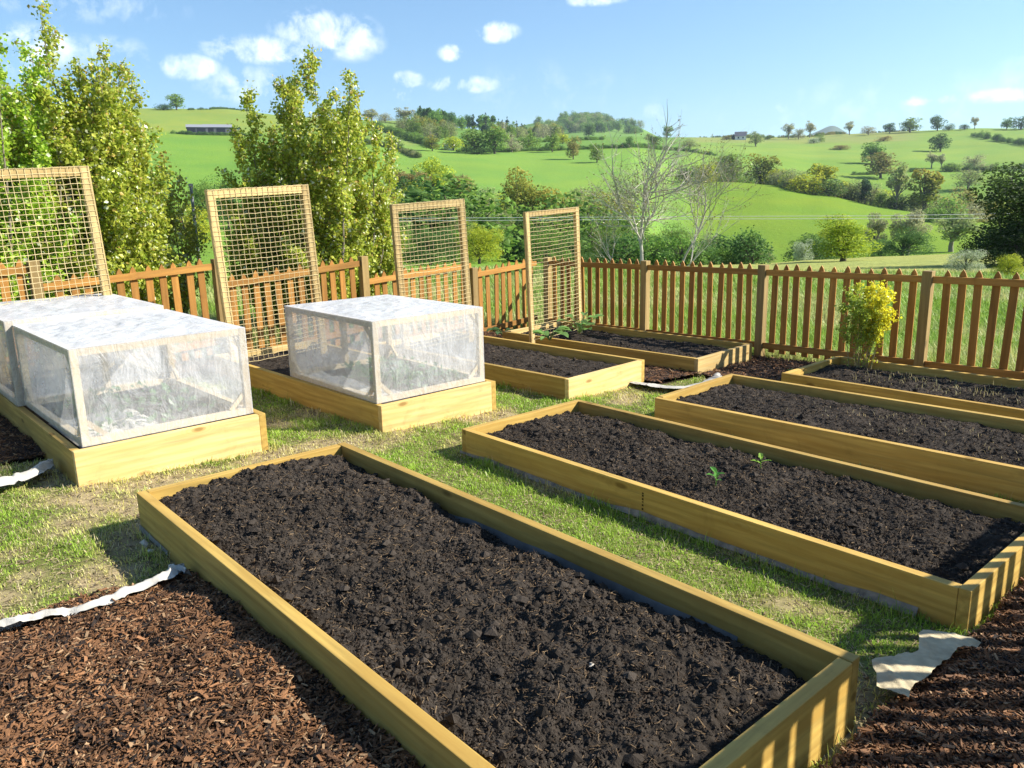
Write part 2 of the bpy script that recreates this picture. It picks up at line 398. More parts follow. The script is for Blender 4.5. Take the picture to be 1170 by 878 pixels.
def make_soil(k, step, ncr, nfib):
    u0, v0, L, W, z0, h, a = BEDS[k]; rng = np.random.default_rng(ord(k))
    x0, x1, y0, y1 = TH-.012, L-TH+.012, TH-.012, W-TH+.012
    nx, ny = int((x1-x0)/step), int((y1-y0)/step)
    X, Y = np.meshgrid(np.linspace(x0, x1, nx), np.linspace(y0, y1, ny), indexing='ij')
    Z = soil_height(k, X, Y)
    jx = (vnoise(X*60, Y*60, 3)-.5)*step*.9; jy = (vnoise(X*60, Y*60, 4)-.5)*step*.9
    V = np.stack([X+jx, Y+jy, Z], -1).reshape(-1, 3)
    i, j = np.meshgrid(np.arange(nx-1), np.arange(ny-1), indexing='ij'); b = (i*ny+j).ravel()
    F = np.stack([b, b+ny, b+ny+1, b+1], -1)
    t = (.45+1.1*fbm(X*2.6, Y*2.6, 77, 5, .6)).reshape(-1, 1)
    C = SOILCOL*t*(1+.25*(fbm(X*90, Y*90, 5, 2).reshape(-1, 1)-.5))
    ac = Acc(); ac.add(V, F, C)
    # crumbs and clods lying on top
    n = ncr; px = rng.uniform(x0+.02, x1-.02, n); py = rng.uniform(y0+.02, y1-.02, n)
    S = .0026+.011*rng.beta(1, 5.5, n)
    big = rng.random(n) < .007; S[big] = rng.uniform(.013, .024, big.sum())
    cl = fbm(px*5, py*5, 31, 3); keep = rng.random(n) < np.clip((cl-.28)*3, .25, 1)
    px, py, S = px[keep], py[keep], S[keep]; n = len(px)
    P = np.stack([px, py, soil_height(k, px, py)+S*.25], -1)
    rocks(ac, P, S, rng, SOILCOL*rng.uniform(.65, 1.5, (n, 1)))
    n = nfib; px = rng.uniform(x0+.03, x1-.03, n); py = rng.uniform(y0+.03, y1-.03, n)
    P = np.stack([px, py, soil_height(k, px, py)+.004], -1)
    mixc = rng.random((n, 1))**2.2
    cols = np.array([.06, .042, .03])*(1-mixc)+np.array([.30, .21, .12])*mixc
    slivers(ac, P, rng.uniform(.008, .034, n), rng.uniform(.0012, .0032, n), rng.uniform(.001, .002, n), rng, cols, .35)
    o = ac.build('compost', [MSOIL])
    o.location = (u0, v0, z0); o.rotation_euler = (0, 0, a)
    tag(o, SLAB[k], 'compost', None, 'stuff')
for k, st, nc, nf in (('A', .0055, 52000, 7000), ('B', .0065, 40000, 5500), ('C', .010, 18000, 3000), ('E', .011, 15000, 2600), ('F', .013, 9000, 1500), ('D', .012, 10000, 1800), ('G', .016, 3000, 500), ('H', .03, 300, 50)):
    make_soil(k, st, nc, nf)
# plastic lining showing inside the far long board of the nearest bed
xs = np.linspace(.9, 2.75, 70); V = []
for x in xs:
    top = BEDS['A'][5]-.100+.05*(fbm(np.array([x*2.0]), np.array([1.0]), 3, 3)[0]-.5)
    for zz, yy in ((top, .003), (top-.05, .006+.016*vnoise(np.array([x*5]), np.array([0.]), 2)[0]), (top-.13, .02)):
        V.append(bed_pt('A', x, BEDS['A'][3]-TH-yy, zz))
o = np_mesh('bed_liner', np.array(V), np.array([[3*i+q, 3*i+q+1, 3*i+q+4, 3*i+q+3] for i in range(len(xs)-1) for q in (0, 1)]), [MLINER], smooth=True)
tag(o, 'grey plastic lining inside the far long board of the nearest bed', 'liner')
# small things lying in or growing out of the compost
def bed_surface(k, x, y): return bed_pt(k, x, y, float(soil_height(k, np.array([x]), np.array([y]))[0]))
def world_to_bed(k, p):
    u0, v0, L, W, z0, h, a = BEDS[k]; dx, dy = p[0]-u0, p[1]-v0; c, s = math.cos(a), math.sin(a)
    return c*dx+s*dy, -s*dx+c*dy
def one_rock(name, k, px, size, mat, label, col=(.55, .5, .4)):
    x, y = world_to_bed(k, gnd(*px, .15)); p = bed_surface(k, x, y)
    ac = Acc(); rocks(ac, np.array([[0, 0, 0.]]), np.array([size]), np.random.default_rng(3), np.array([col]))
    o = ac.build(name, [mat]); o.location = p; tag(o, label, 'stone'); return o
one_rock('stone', 'A', (677, 769), .017, MSTONE, 'small pale stone lying on the compost of the nearest bed')
def curved_leaf(acc, base, direc, up, L, W, col, n=5, droop=.5, mi=0):
    d = unit(np.array(direc, float)); up = unit(np.array(up, float)); s = unit(np.cross(d, up)); P = []; dd = d.copy(); p = np.array(base, float)
    for i in range(n+1):
        t = i/n; w = W*math.sin(math.pi*min(1, t*.92+.06))**.8*.5; nn = np.cross(s, dd)
        P += [p-s*w+nn*w*.35, p-nn*w*.05, p+s*w+nn*w*.35]; dd = unit(dd-up*droop/n*t*2); p = p+dd*L/n
    F = []
    for i in range(n):
        for q in (0, 1): F.append([3*i+q, 3*i+q+1, 3*i+q+4, 3*i+q+3])
    acc.add(np.array(P), F, col, mi)
def seedling(px, k, hh, nl, label, seed, colr):
    x, y = world_to_bed(k, gnd(*px, .15)); p = bed_surface(k, x, y); rr = random.Random(seed)
    t = thing('seedling', label, 'seedling', p, (0, 0, rr.uniform(0, 6)), 'tiny seedlings')
    st = Acc(); tube(st, [[0, 0, -.01], [.004, 0, hh*.5], [.0, .004, hh]], [.003, .0026, .002], 6, (.18, .34, .06)); st.build('stem', [MLEAF], t)
    for i in range(nl):
        a = i*2.4+rr.uniform(-.3, .3); z = hh*(.45+.55*i/max(1, nl-1)); ac = Acc()
        curved_leaf(ac, (0, 0, 0), (math.cos(a), math.sin(a), .55), (0, 0, 1), rr.uniform(.045, .075), rr.uniform(.022, .032), colr, 5, .7)
        o = ac.build('leaf', [MLEAF], t); o.location = (0, 0, z)
seedling((818, 548), 'B', .075, 5, 'tiny bean seedling with spread leaves, the one nearer the front board', 2, (.12, .34, .05))
seedling((870, 527), 'B', .07, 4, 'tiny upright pale green seedling beside a hollow near the back board', 5, (.26, .45, .05))
seedling((905, 425), 'E', .05, 6, 'low green weed seedling in the corner of the yellow bush bed', 9, (.12, .25, .04))

# ------------------------------------------------------------------ cold frames
def cold_frame(k, cu, cv, L, W, h, yaw, z, label, seed, tall=0):
    t = thing('cold_frame', label, 'cold frame', (cu, cv, z), (0, 0, yaw), 'plastic covered cold frames')
    b = .042; rr = random.Random(seed); mB = MW['batten']
    for x in (b/2, L-b/2):
        for y in (b/2, W-b/2):
            part('corner_post', box_mesh('corner_post', b, b, h-.002, mB, .002), t, (x, y, h/2))
    for y in (b/2, W-b/2):
        for zz in (b/2, h-b/2):
            part('side_rail', box_mesh('side_rail', b, b, L-2*b-.002, mB, .002), t, (L/2, y, zz), (0, math.pi/2, 0))
    for x in (b/2, L-b/2):
        for zz in (b/2, h-b/2):
            part('end_rail', box_mesh('end_rail', b, b, W-2*b-.002, mB, .002), t, (x, W/2, zz), (math.pi/2, 0, 0))
    part('middle_batten', box_mesh('middle_batten', b, b, h-2*b-.003, mB, .002), t, (b/2, W*.52, h/2))
    br = .10
    for y, sg in ((b/2, 1), (W-b/2, 1)):                          # corner braces
        for x, sx in ((b, 1), (L-b, -1)):
            for zz, sz in ((b, 1), (h-b, -1)):
                if (sx, sz) == (1, -1): continue
                part('corner_brace', box_mesh('corner_brace', .03, .02, br*1.414, mB, .002), t, (x+sx*br/2, y, zz+sz*br/2), (0, -sx*sz*math.pi/4, 0))
    for y, sy in ((b, 1), (W-b, -1)):
        part('corner_brace', box_mesh('corner_brace', .02, .03, br*1.414, mB, .002), t, (L-b/2, y+sy*br/2, b+br/2), (sy*math.pi/4, 0, 0))
    # sheet: four sides and a top, a few mm outside the timber, gently rippled
    e = .004; ac = Acc()
    def sheet(o, ax, ay, nrm, nx, ny, mi, sd, amp):
        S, T = np.meshgrid(np.linspace(0, 1, nx), np.linspace(0, 1, ny), indexing='ij')
        o, ax, ay, nrm = (np.array(q, float) for q in (o, ax, ay, nrm))
        lx, ly = np.linalg.norm(ax), np.linalg.norm(ay)
        d = (fbm(S*lx*5+T*ly*2, T*ly*9+sd*3.1, sd, 4)-.5)*amp*np.clip(np.minimum(np.minimum(S, 1-S)*lx, np.minimum(T, 1-T)*ly)/.09, 0, 1)
        V = o+S[..., None]*ax+T[..., None]*ay+nrm*d[..., None]
        i, j = np.meshgrid(np.arange(nx-1), np.arange(ny-1), indexing='ij'); q = (i*ny+j).ravel()
        ac.add(V.reshape(-1, 3), np.stack([q, q+ny, q+ny+1, q+1], -1), (1, 1, 1), mi)
    hz = h+e
    sheet((-e, -e, .0), (L+2*e, 0, 0), (0, 0, hz), (0, -1, 0), 60, 30, 0, seed, .022)
    sheet((-e, W+e, .0), (L+2*e, 0, 0), (0, 0, hz), (0, 1, 0), 60, 30, 0, seed+1, .022)
    sheet((L+e, -e, .0), (0, W+2*e, 0), (0, 0, hz), (1, 0, 0), 50, 30, 0, seed+2, .024)
    sheet((-e, -e, .0), (0, W+2*e, 0), (0, 0, hz), (-1, 0, 0), 50, 30, 0, seed+3, .024)
    sheet((-e, -e, hz), (L+2*e, 0, 0), (0, W+2*e, 0), (0, 0, 1), 90, 70, 1, seed+4, .026)
    ac.build('plastic_sheet', [MFILM, MFILMTOP], t, True)
    return t
def fleece(k, x0, x1, y0, y1, label, seed):
    n, m = 70, 50
    X, Y = np.meshgrid(np.linspace(x0, x1, n), np.linspace(y0, y1, m), indexing='ij')
    edge = np.clip(np.minimum(np.minimum(X-x0, x1-X), np.minimum(Y-y0, y1-Y))/.05, 0, 1)
    h = BEDS[k][5]; Z = h-.03+(.09*fbm(X*6+fbm(X*3, Y*3, seed)*2, Y*9, seed, 4)**1.5)*edge
    P = np.array([bed_pt(k, 0, 0)]); V = np.stack([X, Y, Z], -1).reshape(-1, 3)
    i, j = np.meshgrid(np.arange(n-1), np.arange(m-1), indexing='ij'); q = (i*m+j).ravel()
    o = np_mesh('fleece', V, np.stack([q, q+m, q+m+1, q+1], -1), [MCLOTH], smooth=True)
    o.location = P[0]; o.rotation_euler = (0, 0, BEDS[k][6]); tag(o, label, 'fleece')
zH = BEDS['H'][4]+BEDS['H'][5]; zG = BEDS['G'][4]+BEDS['G'][5]
cold_frame('H', -6.468, 1.171, 1.437, 1.055, .584, -.006, zH+.002, 'front cold frame of the pair, wrinkled plastic, standing nearer the camera', 3)
cold_frame('H', -7.915, 1.135, 1.437, 1.085, .615, -.01, zH+.002, 'rear cold frame of the pair, its top just higher than the front one', 17)
cold_frame('G', -6.294, 3.156, 1.400, 1.035, .615, -.02, zG+.002, 'single cold frame standing alone on its bed, seen at its corner', 29)
fleece('H', 2.05, 2.92, .08, .62, 'crumpled white fleece inside the front cold frame of the pair', 4)
fleece('G', 1.62, 2.9, .06, .36, 'crumpled white fleece inside the single cold frame', 8)
def frame_plants(k, x0, x1, y0, y1, n, label, seed):
    rng = np.random.default_rng(seed); ac = Acc(); h = BEDS[k][5]
    C = np.stack([rng.uniform(x0, x1, n), rng.uniform(y0, y1, n), h-.02+rng.uniform(0, .12, n)], -1)
    leaves(ac, C, rng.normal(size=(n, 3))*.6+[0, 0, 1], rng.uniform(.03, .08, n), np.array([.08, .2, .04])*rng.uniform(.7, 1.4, (n, 1)), rng)
    o = ac.build('seedlings', [MLEAF]); o.location = bed_pt(k, 0, 0); o.rotation_euler = (0, 0, BEDS[k][6]); tag(o, label, 'seedlings', None, 'stuff')
frame_plants('H', 1.65, 2.8, .2, 1.0, 260, 'green seedlings growing under the front cold frame of the pair', 5)
frame_plants('G', 1.7, 2.8, .4, 1.0, 420, 'green seedlings growing under the single cold frame', 6)

# ------------------------------------------------------------------ trellises
def net_mesh(W, H, cell, rng, sag=.004):
    ac = Acc(); nx = int(round(W/cell)); nz = int(H/(cell*.86))
    gx = np.linspace(0, W, nx+1)[:, None]+rng.normal(0, .0018, (nx+1, nz+1)); gz_ = np.linspace(0, H, nz+1)[None, :]+rng.normal(0, .0022, (nx+1, nz+1))
    s = np.linspace(0, 1, nx+1)[:, None]; t = np.linspace(0, 1, nz+1)[None, :]
    gx = gx + .010*(fbm(s*3+0*t, t*3, int(rng.integers(99)), 2)-.5)*np.sin(np.pi*s)*2
    gz_ = gz_ - sag*np.sin(np.pi*s)*(1.2-t)*2 + 0.014*(fbm(s*2, t*4+0*s, int(rng.integers(99)), 2)-.5)*np.sin(np.pi*t)
    gd = .02*(fbm(s*2.5+0*t, t*3, int(rng.integers(99)), 2)-.5)
    G = np.stack([gd+0*gx, gx, gz_], -1)
    for i in range(nx+1): tube(ac, G[i], .0023, 4, np.array([.66, .52, .27])*rng.uniform(.8, 1.15))
    for j in range(nz+1): tube(ac, G[:, j], .0023, 4, np.array([.70, .56, .30])*rng.uniform(.8, 1.15))
    kn = G.reshape(-1, 3); rocks(ac, kn, np.full(len(kn), .0032), rng, np.tile([.55, .4, .22], (len(kn), 1)))
    return ac
def trellis(u, v0, v1, ztop, zbot, label, seed, tilt=.045, pw=.078, net_to=None):
    W = v1-v0; H = ztop-zbot; rng = np.random.default_rng(seed)
    t = thing('net_trellis', label, 'trellis', (u, v0, zbot), (tilt, 0, rng.uniform(-.01, .01)), 'netted timber trellises')
    d = .045
    for y in (pw/2, W-pw/2): part('post', box_mesh('post', d, pw, H, MW['trellis'], .003), t, (0, y, H/2))
    part('top_rail', box_mesh('top_rail', d-.003, W-2*pw, pw, MW['trellis_x'], .003), t, (0, W/2, H-pw/2))
    nb = .10 if net_to is None else net_to
    ac = net_mesh(W-.02, H-nb, .054, rng)
    for y in np.linspace(.0, W-.02, int((W-.02)/.066)+1)+rng.normal(0, .003, int((W-.02)/.066)+1):   # turned over the top rail
        q = H-nb; tube(ac, [[0, y, q-.01], [-.003, y, q+.004], [-d/2-.007, y, q+.006], [-d-.010, y, q+.004], [-d-.010, y, q-.09]], .0027, 4, (.45, .33, .17))
    o = ac.build('rope_net', [MROPE], t); o.location = (d/2+.007, .01, nb)
trellis(-7.72, 1.24, 2.235, 1.925, .05, 'netted timber trellis behind the pair of cold frames', 1)
trellis(-7.42, 3.11, 4.155, 1.755, .0, 'netted timber trellis rising behind the single cold frame', 2)
trellis(-7.2, 4.99, 5.99, 1.585, -.1, 'netted timber trellis at the back of the open bed, between the other frames', 3)
trellis(-7.0, 6.76, 7.715, 1.46, -.2, 'netted timber trellis in the fence corner, leafy plants at its foot', 4, pw=.062)
def leafy_plant(p, n, R, hh, label, seed, col=(.13, .26, .06)):
    rr = random.Random(seed); t = thing('leafy_plant', label, 'plant', p, (0, 0, 0), 'leafy plants at the corner trellis')
    for i in range(n):
        a = rr.uniform(0, 6.28); r = rr.uniform(.2, 1)*R; z = rr.uniform(.3, 1)*hh; tip = np.array([math.cos(a)*r, math.sin(a)*r*1.5, z])
        st = Acc(); tube(st, [[0, 0, 0], tip*np.array([.5, .5, .8]), tip], [.005, .004, .003], 5, (.2, .32, .1)); o = st.build('stem', [MLEAF], t)
        lf = Acc(); c = np.array(col)*rr.uniform(.75, 1.35)
        curved_leaf(lf, (0, 0, 0), (math.cos(a), math.sin(a), rr.uniform(-.1, .5)), (0, 0, 1), rr.uniform(.09, .16), rr.uniform(.08, .13), c, 5, .8)
        o = lf.build('leaf', [MLEAF], t); o.location = tip
for (x, y, n, R, hh, lab, sd) in ((628, 389, 13, .13, .13, 'low leafy plant by the left post of the corner trellis', 1), (662, 381, 16, .17, .2, 'leafy plant at the right post of the corner trellis', 2), (574, 384, 7, .08, .12, 'dark leafy plant outside the left post of the corner trellis', 3)):
    p = gnd(x, y, .16 if sd < 3 else .02); leafy_plant(p, n, R, hh, lab, sd, (.19, .34, .09) if sd < 3 else (.06, .12, .04))

# ------------------------------------------------------------------ picket fences
def picket_mesh(name, w, d, h, mat):
    pts = [(-w/2, 0), (w/2, 0), (w/2, h-.085), (w/2*.96, h-.07), (w/2*.60, h-.032), (0, h), (-w/2*.60, h-.032), (-w/2*.96, h-.07), (-w/2, h-.085)]
    n = len(pts); V = [(x, -d/2, z) for x, z in pts]+[(x, d/2, z) for x, z in pts]
    bm = bmesh.new(); vs = [bm.verts.new(v) for v in V]
    bm.faces.new(vs[:n]); bm.faces.new(vs[n:][::-1])
    for i in range(n): bm.faces.new([vs[i], vs[n+i], vs[n+(i+1) % n], vs[(i+1) % n]])
    bmesh.ops.recalc_face_normals(bm, faces=bm.faces[:]); bmesh.ops.bevel(bm, geom=bm.edges[:], offset=.0018, segments=1, affect='EDGES')
    me = bpy.data.meshes.new(name); bm.to_mesh(me); bm.free(); me.materials.append(mat); return me
PK = picket_mesh('picket', .072, .018, 1.05, MW['stain'])
def fence(label, origin, ang, posts, panels, seed, pitch=.14, postw=.095):
    """local x runs along the fence; local -y faces the garden"""
    rr = random.Random(seed); t = thing('picket_fence', label, 'fence', origin, (0, 0, ang), None)
    for x, zb, zt in posts:
        part('fence_post', box_mesh('fence_post', postw, postw, zt-zb+.1, MW['post'], .004), t, (x, .012, (zt+zb-.1)/2))
    for x0, x1, za, zb, gap in panels:                             # top rail centre heights at both ends, rail spacing
        L = x1-x0; sl = math.atan2(zb-za, L)
        for dz in (0, -gap):
            part('rail', box_mesh('rail', L/math.cos(sl)-.004, .028, .07, MW['stain_x'], .003), t, ((x0+x1)/2, 0, (za+zb)/2+dz), (0, -sl, 0))
        n = int(L/pitch); off = (L-(n-1)*pitch)/2
        for i in range(n):
            x = x0+off+i*pitch; z = za+(zb-za)*(x-x0)/L
            part('picket', PK, t, (x+rr.uniform(-.004, .004), .0245, z+.10-1.05+rr.uniform(-.012, .012)), (rr.uniform(-.008, .008), rr.uniform(-.019, .019), 0))
    return t
# run along the far right edge (seen from its shaded side)
ps = [-8.42, -6.59, -4.86, -3.03, -1.25, .45]
zt = lambda u: .80+.011*(u+4.86)
fence('shaded brown picket fence with pale posts along the right of the garden', (0, 8.5, 0), 0,
      [(u, gz(u, 8.5), zt(u)+.0) for u in ps],
      [(a+.05, b-.05, zt(a)-.085, zt(b)-.085, .865) for a, b in zip(ps[:-1], ps[1:])], 1)
# run along the left (sunlit, stepping down to the corner); local x = +v, garden side = +u  -> turn by 90 degrees
pv = [-.15, 1.78, 3.52, 5.36, 7.13, 8.40]
pt = [1.2, 1.15, 1.054, .969, .70, .76]
tops = [(.98, 1.075), (.895, .975), (.765, .885), (.65, .735), (.60, .68)]
fence('sunlit orange picket fence stepping down along the left to the corner', (-8.5, 0, 0), math.pi/2,
      [(v, gz(-8.5, v), z) for v, z in zip(pv[:-1], pt[:-1])],
      [(a+.05, b-.05, t0, t1, .81) for (a, b), (t0, t1) in zip(zip(pv[:-1], pv[1:]), tops)], 2)
# the run the photographer leans over: its pickets throw the stripes on the near bed ends
NEARU = -.07
fence('picket fence on the near side of the garden, casting striped shadows', (NEARU, 0, 0), -math.pi/2,
      [(-v, gz(NEARU, v), 1.24-.03*v) for v in (8.3, 7.35, 5.55, 3.75, 1.95, .15)],
      [(-a+.05, -b-.05, 1.17-.03*a, 1.17-.03*b, .84) for a, b in zip((8.3, 7.35, 5.55, 3.75, 1.95), (7.35, 5.55, 3.75, 1.95, .15))], 3)
# ================================================================== GARDEN GROUND
def in_bed(u, v, grow=0.0):
    m = np.zeros(np.shape(u), bool)
    for k, (u0, v0, L, W, z0, h, a) in BEDS.items():
        dx, dy = u-u0, v-v0; c, s = math.cos(a), math.sin(a); x = c*dx+s*dy; y = -s*dx+c*dy
        m |= (x > -grow) & (x < L+grow) & (y > -grow) & (y < W+grow)
    return m
def mulch_mask(u, v):
    """bark path running round the inside of the fence"""
    u = np.asarray(u, float); v = np.asarray(v, float); w = (fbm(u*2.3, v*2.3, 5, 3)-.5)*.16
    near = (u > -.84+w*.5)
    front = (v < 1.12+w*.3) & (u > -3.34+w*.5)
    left_front = (v < 1.12) & (u < -5.72+w) & (v > .82+w*.5)
    left = (u < -7.85+w)
    back = (v > 7.95+w) | ((v > 6.95+w) & (u > -4.9) & (u < -3.6)) | ((u < -4.65) & (v > 6.12+w) & (u > -8))
    return near | front | left_front | left | back
def settle(u, v):
    """the turf lies level with the foot of each bed"""
    u = np.asarray(u, float); v = np.asarray(v, float); num = 0.0; den = 0.35
    for k, (u0, v0, L, W, z0, h, a) in BEDS.items():
        dx, dy = u-u0, v-v0; c, s = math.cos(a), math.sin(a); x = c*dx+s*dy; y = -s*dx+c*dy
        ox = np.maximum(np.maximum(-x, x-L), 0); oy = np.maximum(np.maximum(-y, y-W), 0); d = np.sqrt(ox*ox+oy*oy)
        wt = 1/(d+.12)**2; fx = np.clip(x, 0, L); tgt = z0-.004-gz(u0+c*fx, v0+s*fx)
        num = num+wt*np.minimum(tgt, .03); den = den+wt
    return num/den
def ground_z(u, v):
    z = gz(u, v) + settle(u, v) + .02*(fbm(u*1.3, v*1.3, 8, 3)-.5) + .012*(fbm(u*7, v*7, 9, 3)-.5)
    return z
def mulch_z(u, v):
    # the bark is heaped a little, most of all beside the nearest bed
    return ground_z(u, v) + .035 + .05*(fbm(u*3.1, v*3.1, 15, 3)-.45) + .03*(fbm(u*11, v*11, 16, 3)-.5) + .05*np.clip((u+3.3)/.5, 0, 1)*np.clip((1.15-v)/.1, 0, 1)*(v < 1.15)
def dry(u, v):
    d = fbm(u*1.7+3, v*1.7, 41, 4, .6)
    d = d+.16*np.exp(-((u+4.80)/.13)**2)*(v < 4.4)+.10*np.exp(-((u+4.55)/.25)**2)*(v > 4.8)+.03*((u < -3.4) & (v < 1.3))+.0*((v > 2.3) & (v < 3.4) & (u > -4))
    return d
st = .025
U, Vv = np.meshgrid(np.arange(-8.95, .95, st), np.arange(-1.6, 8.95, st), indexing='ij'); nu, nv = U.shape
Z = ground_z(U, Vv)-.004
D = dry(U, Vv).reshape(-1, 1); gcol = np.array([.16, .17, .05]); dcol = np.array([.38, .30, .17])
t = np.clip((D-.53)/.16, 0, 1)*np.clip(.5+fbm(U*30, Vv*30, 3, 3), 0, 1).reshape(-1, 1)
C = gcol*(1-t)+dcol*t; C = C*(.75+.5*fbm(U*14, Vv*14, 6, 4).reshape(-1, 1))
mm = mulch_mask(U, Vv).reshape(-1, 1); C = np.where(mm, np.array([.035, .022, .014]), C)
i, j = np.meshgrid(np.arange(nu-1), np.arange(nv-1), indexing='ij'); q = (i*nv+j).ravel()
o = np_mesh('ground', np.stack([U, Vv, Z], -1).reshape(-1, 3), np.stack([q, q+nv, q+nv+1, q+1], -1), [MGROUND], col=C, smooth=True)
tag(o, 'garden ground of patchy turf and bare soil', 'ground', None, 'structure')

# visible-from-here test used only to choose where density matters (nearer = denser)
def in_view(P, margin=120):
    d = P-EYE; x = d @ RIGHT; y = d @ DOWN; z = d @ FWD
    px = PW/2+FOC*x/np.maximum(z, .05); py = PH/2+FOC*y/np.maximum(z, .05)
    return (z > .2) & (px > -margin) & (px < PW+margin) & (py < PH+margin), z
# ------------------------------------------------------------------ bark mulch
def mulch_sheet(u0, u1, v0, v1, step):
    U, V = np.meshgrid(np.arange(u0, u1, step), np.arange(v0, v1, step), indexing='ij')
    return U, V
def bark(label, u0, u1, v0, v1, dens, seed, sel=None, small=1.0):
    rng = np.random.default_rng(seed); ac = Acc()
    step = .012 if dens > 4000 else .03
    U, V = mulch_sheet(u0, u1, v0, v1, step); a, b = U.shape
    ok = mulch_mask(U, V) & ~in_bed(U, V, -.01)
    if sel is not None: ok &= sel(U, V)
    Z = mulch_z(U, V)+.012*(fbm(U*70, V*70, 3, 3)-.5)
    i, j = np.meshgrid(np.arange(a-1), np.arange(b-1), indexing='ij'); q = (i*b+j).ravel()
    F = np.stack([q, q+b, q+b+1, q+1], -1); okv = ok.ravel(); F = F[okv[F].all(1)]
    ac.add(np.stack([U, V, Z], -1).reshape(-1, 3), F, np.array([.045, .026, .016]))
    n = int(dens*(u1-u0)*(v1-v0)); u = rng.uniform(u0, u1, n); v = rng.uniform(v0, v1, n)
    k = mulch_mask(u, v) & ~in_bed(u, v, .004)
    if sel is not None: k &= sel(u, v)
    P = np.stack([u, v, mulch_z(u, v)+rng.uniform(-.004, .020, n)], -1); vis, z = in_view(P, 350); k &= vis
    P = P[k]; n = len(P)
    L = (.011+.036*rng.beta(1.1, 3, n))*small; L[rng.random(n) < .03] *= 1.9; W = np.clip(L*rng.uniform(.07, .30, n), .0022, .012*small)
    tone = fbm(P[:, 0]*9, P[:, 1]*9, 12, 2)+rng.normal(0, .22, n)
    t = np.clip(tone, 0, 1)[:, None]
    cols = np.array([.070, .036, .018])*(1-t)+np.array([.31, .150, .065])*t
    lt = (rng.random(n) < .10)[:, None]; cols = np.where(lt, np.array([.44, .28, .15])*rng.uniform(.6, 1.1, (n, 1)), cols)
    dk = (rng.random(n) < .2)[:, None]; cols = np.where(dk, np.array([.02, .012, .008]), cols)
    slivers(ac, P, L, W, W*.25+.001, rng, cols*rng.uniform(.75, 1.25, (n, 1)), .32)
    o = ac.build('bark_mulch', [MCHIP]); tag(o, label, 'mulch', None, 'stuff')
bark('brown bark mulch in front of the bed nearest the camera', -3.6, -.8, -.3, 1.16, 30000, 1)
bark('dark bark mulch striped by shadow along the near bed ends', -.95, -.1, .9, 7.5, 20000, 2)
bark('brown bark mulch left of the cold frame bed', -8.4, -5.6, .7, 1.2, 5200, 3, lambda u, v: u > -7.84)
bark('brown bark mulch along the fences behind the beds', -8.45, -3.0, 1.2, 8.5, 2600, 4, lambda u, v: (v > 5.9) | (u < -7.8), 1.25)

# ------------------------------------------------------------------ grass
def blades(P, L, Wd, bend, cols, rng, name, label, mat=MGRASS):
    n = len(P); a = rng.uniform(0, 2*np.pi, n); d = np.stack([np.cos(a), np.sin(a), 0*a], -1); s = np.stack([-np.sin(a), np.cos(a), 0*a], -1)
    up = np.array([0, 0, 1.]); L = L[:, None]; Wd = Wd[:, None]; bend = bend[:, None]
    m = P+up*L*.58*np.cos(bend*.5)+d*L*.58*np.sin(bend*.5); t = m+up*L*.5*np.cos(bend*1.5)+d*L*.5*np.sin(bend*1.5)
    V = np.stack([P-s*Wd*.5, P+s*Wd*.5, m+s*Wd*.42, m-s*Wd*.42, t], 1).reshape(-1, 3)
    b = np.arange(n)[:, None]*5
    q = b+np.array([[0, 1, 2, 3]]); tr = b+np.array([[3, 2, 4]])
    o = np_mesh(name, V, [q, tr], [mat], col=np.repeat(cols, 5, 0)); return tag(o, label, 'grass', None, 'stuff')
def lawn():
    rng = np.random.default_rng(5); n = 700000
    u = rng.uniform(-8.0, -.75, n); v = rng.uniform(-1.0, 7.2, n)
    k = ~in_bed(u, v, .006) & ~mulch_mask(u, v)
    # tall tufts survive along the board edges that the mower misses
    u, v = u[k], v[k]; P = np.stack([u, v, ground_z(u, v)-.006], -1); vis, z = in_view(P, 560); P, z, u, v = P[vis], z[vis], u[vis], v[vis]
    d = dry(u, v)+.06*(fbm(u*9, v*9, 19, 3)-.5); p = np.clip(1.25-(d-.46)*5.0, .30, 1)*np.clip(5.2/z, .45, 1); kk = rng.random(len(P)) < p
    P, u, v, z, d = P[kk], u[kk], v[kk], z[kk], d[kk]; n = len(P)
    edge = in_bed(u, v, .09); tuft = fbm(u*6, v*6, 88, 3)
    L = rng.uniform(.014, .042, n)*(.35+1.5*np.clip(tuft-.22, 0, 1))*np.where(edge, 1.7, 1); L *= np.where(rng.random(n) < .05, 1.7, 1)
    Wd = rng.uniform(.0022, .0042, n)*np.clip(z/4.2, 1, 1.8)
    t = np.clip((d-.47)/.2+rng.normal(0, .22, n), 0, 1)[:, None]
    g = np.array([.275, .42, .045])*rng.uniform(.7, 1.35, (n, 1)); y = np.array([.66, .60, .19])*rng.uniform(.7, 1.2, (n, 1)); s = np.array([.68, .58, .34])*rng.uniform(.7, 1.1, (n, 1))
    c = g*(1-t)+y*t; c = c*(.55+.9*fbm(u*16, v*16, 44, 2))[:, None]; c = np.where(rng.random((n, 1)) < .22*(.4+t), s, c)
    blades(P, L, Wd, rng.uniform(.2, 1.5, n), c, rng, 'lawn_grass', 'short patchy green grass on the paths between the timber beds')
lawn()
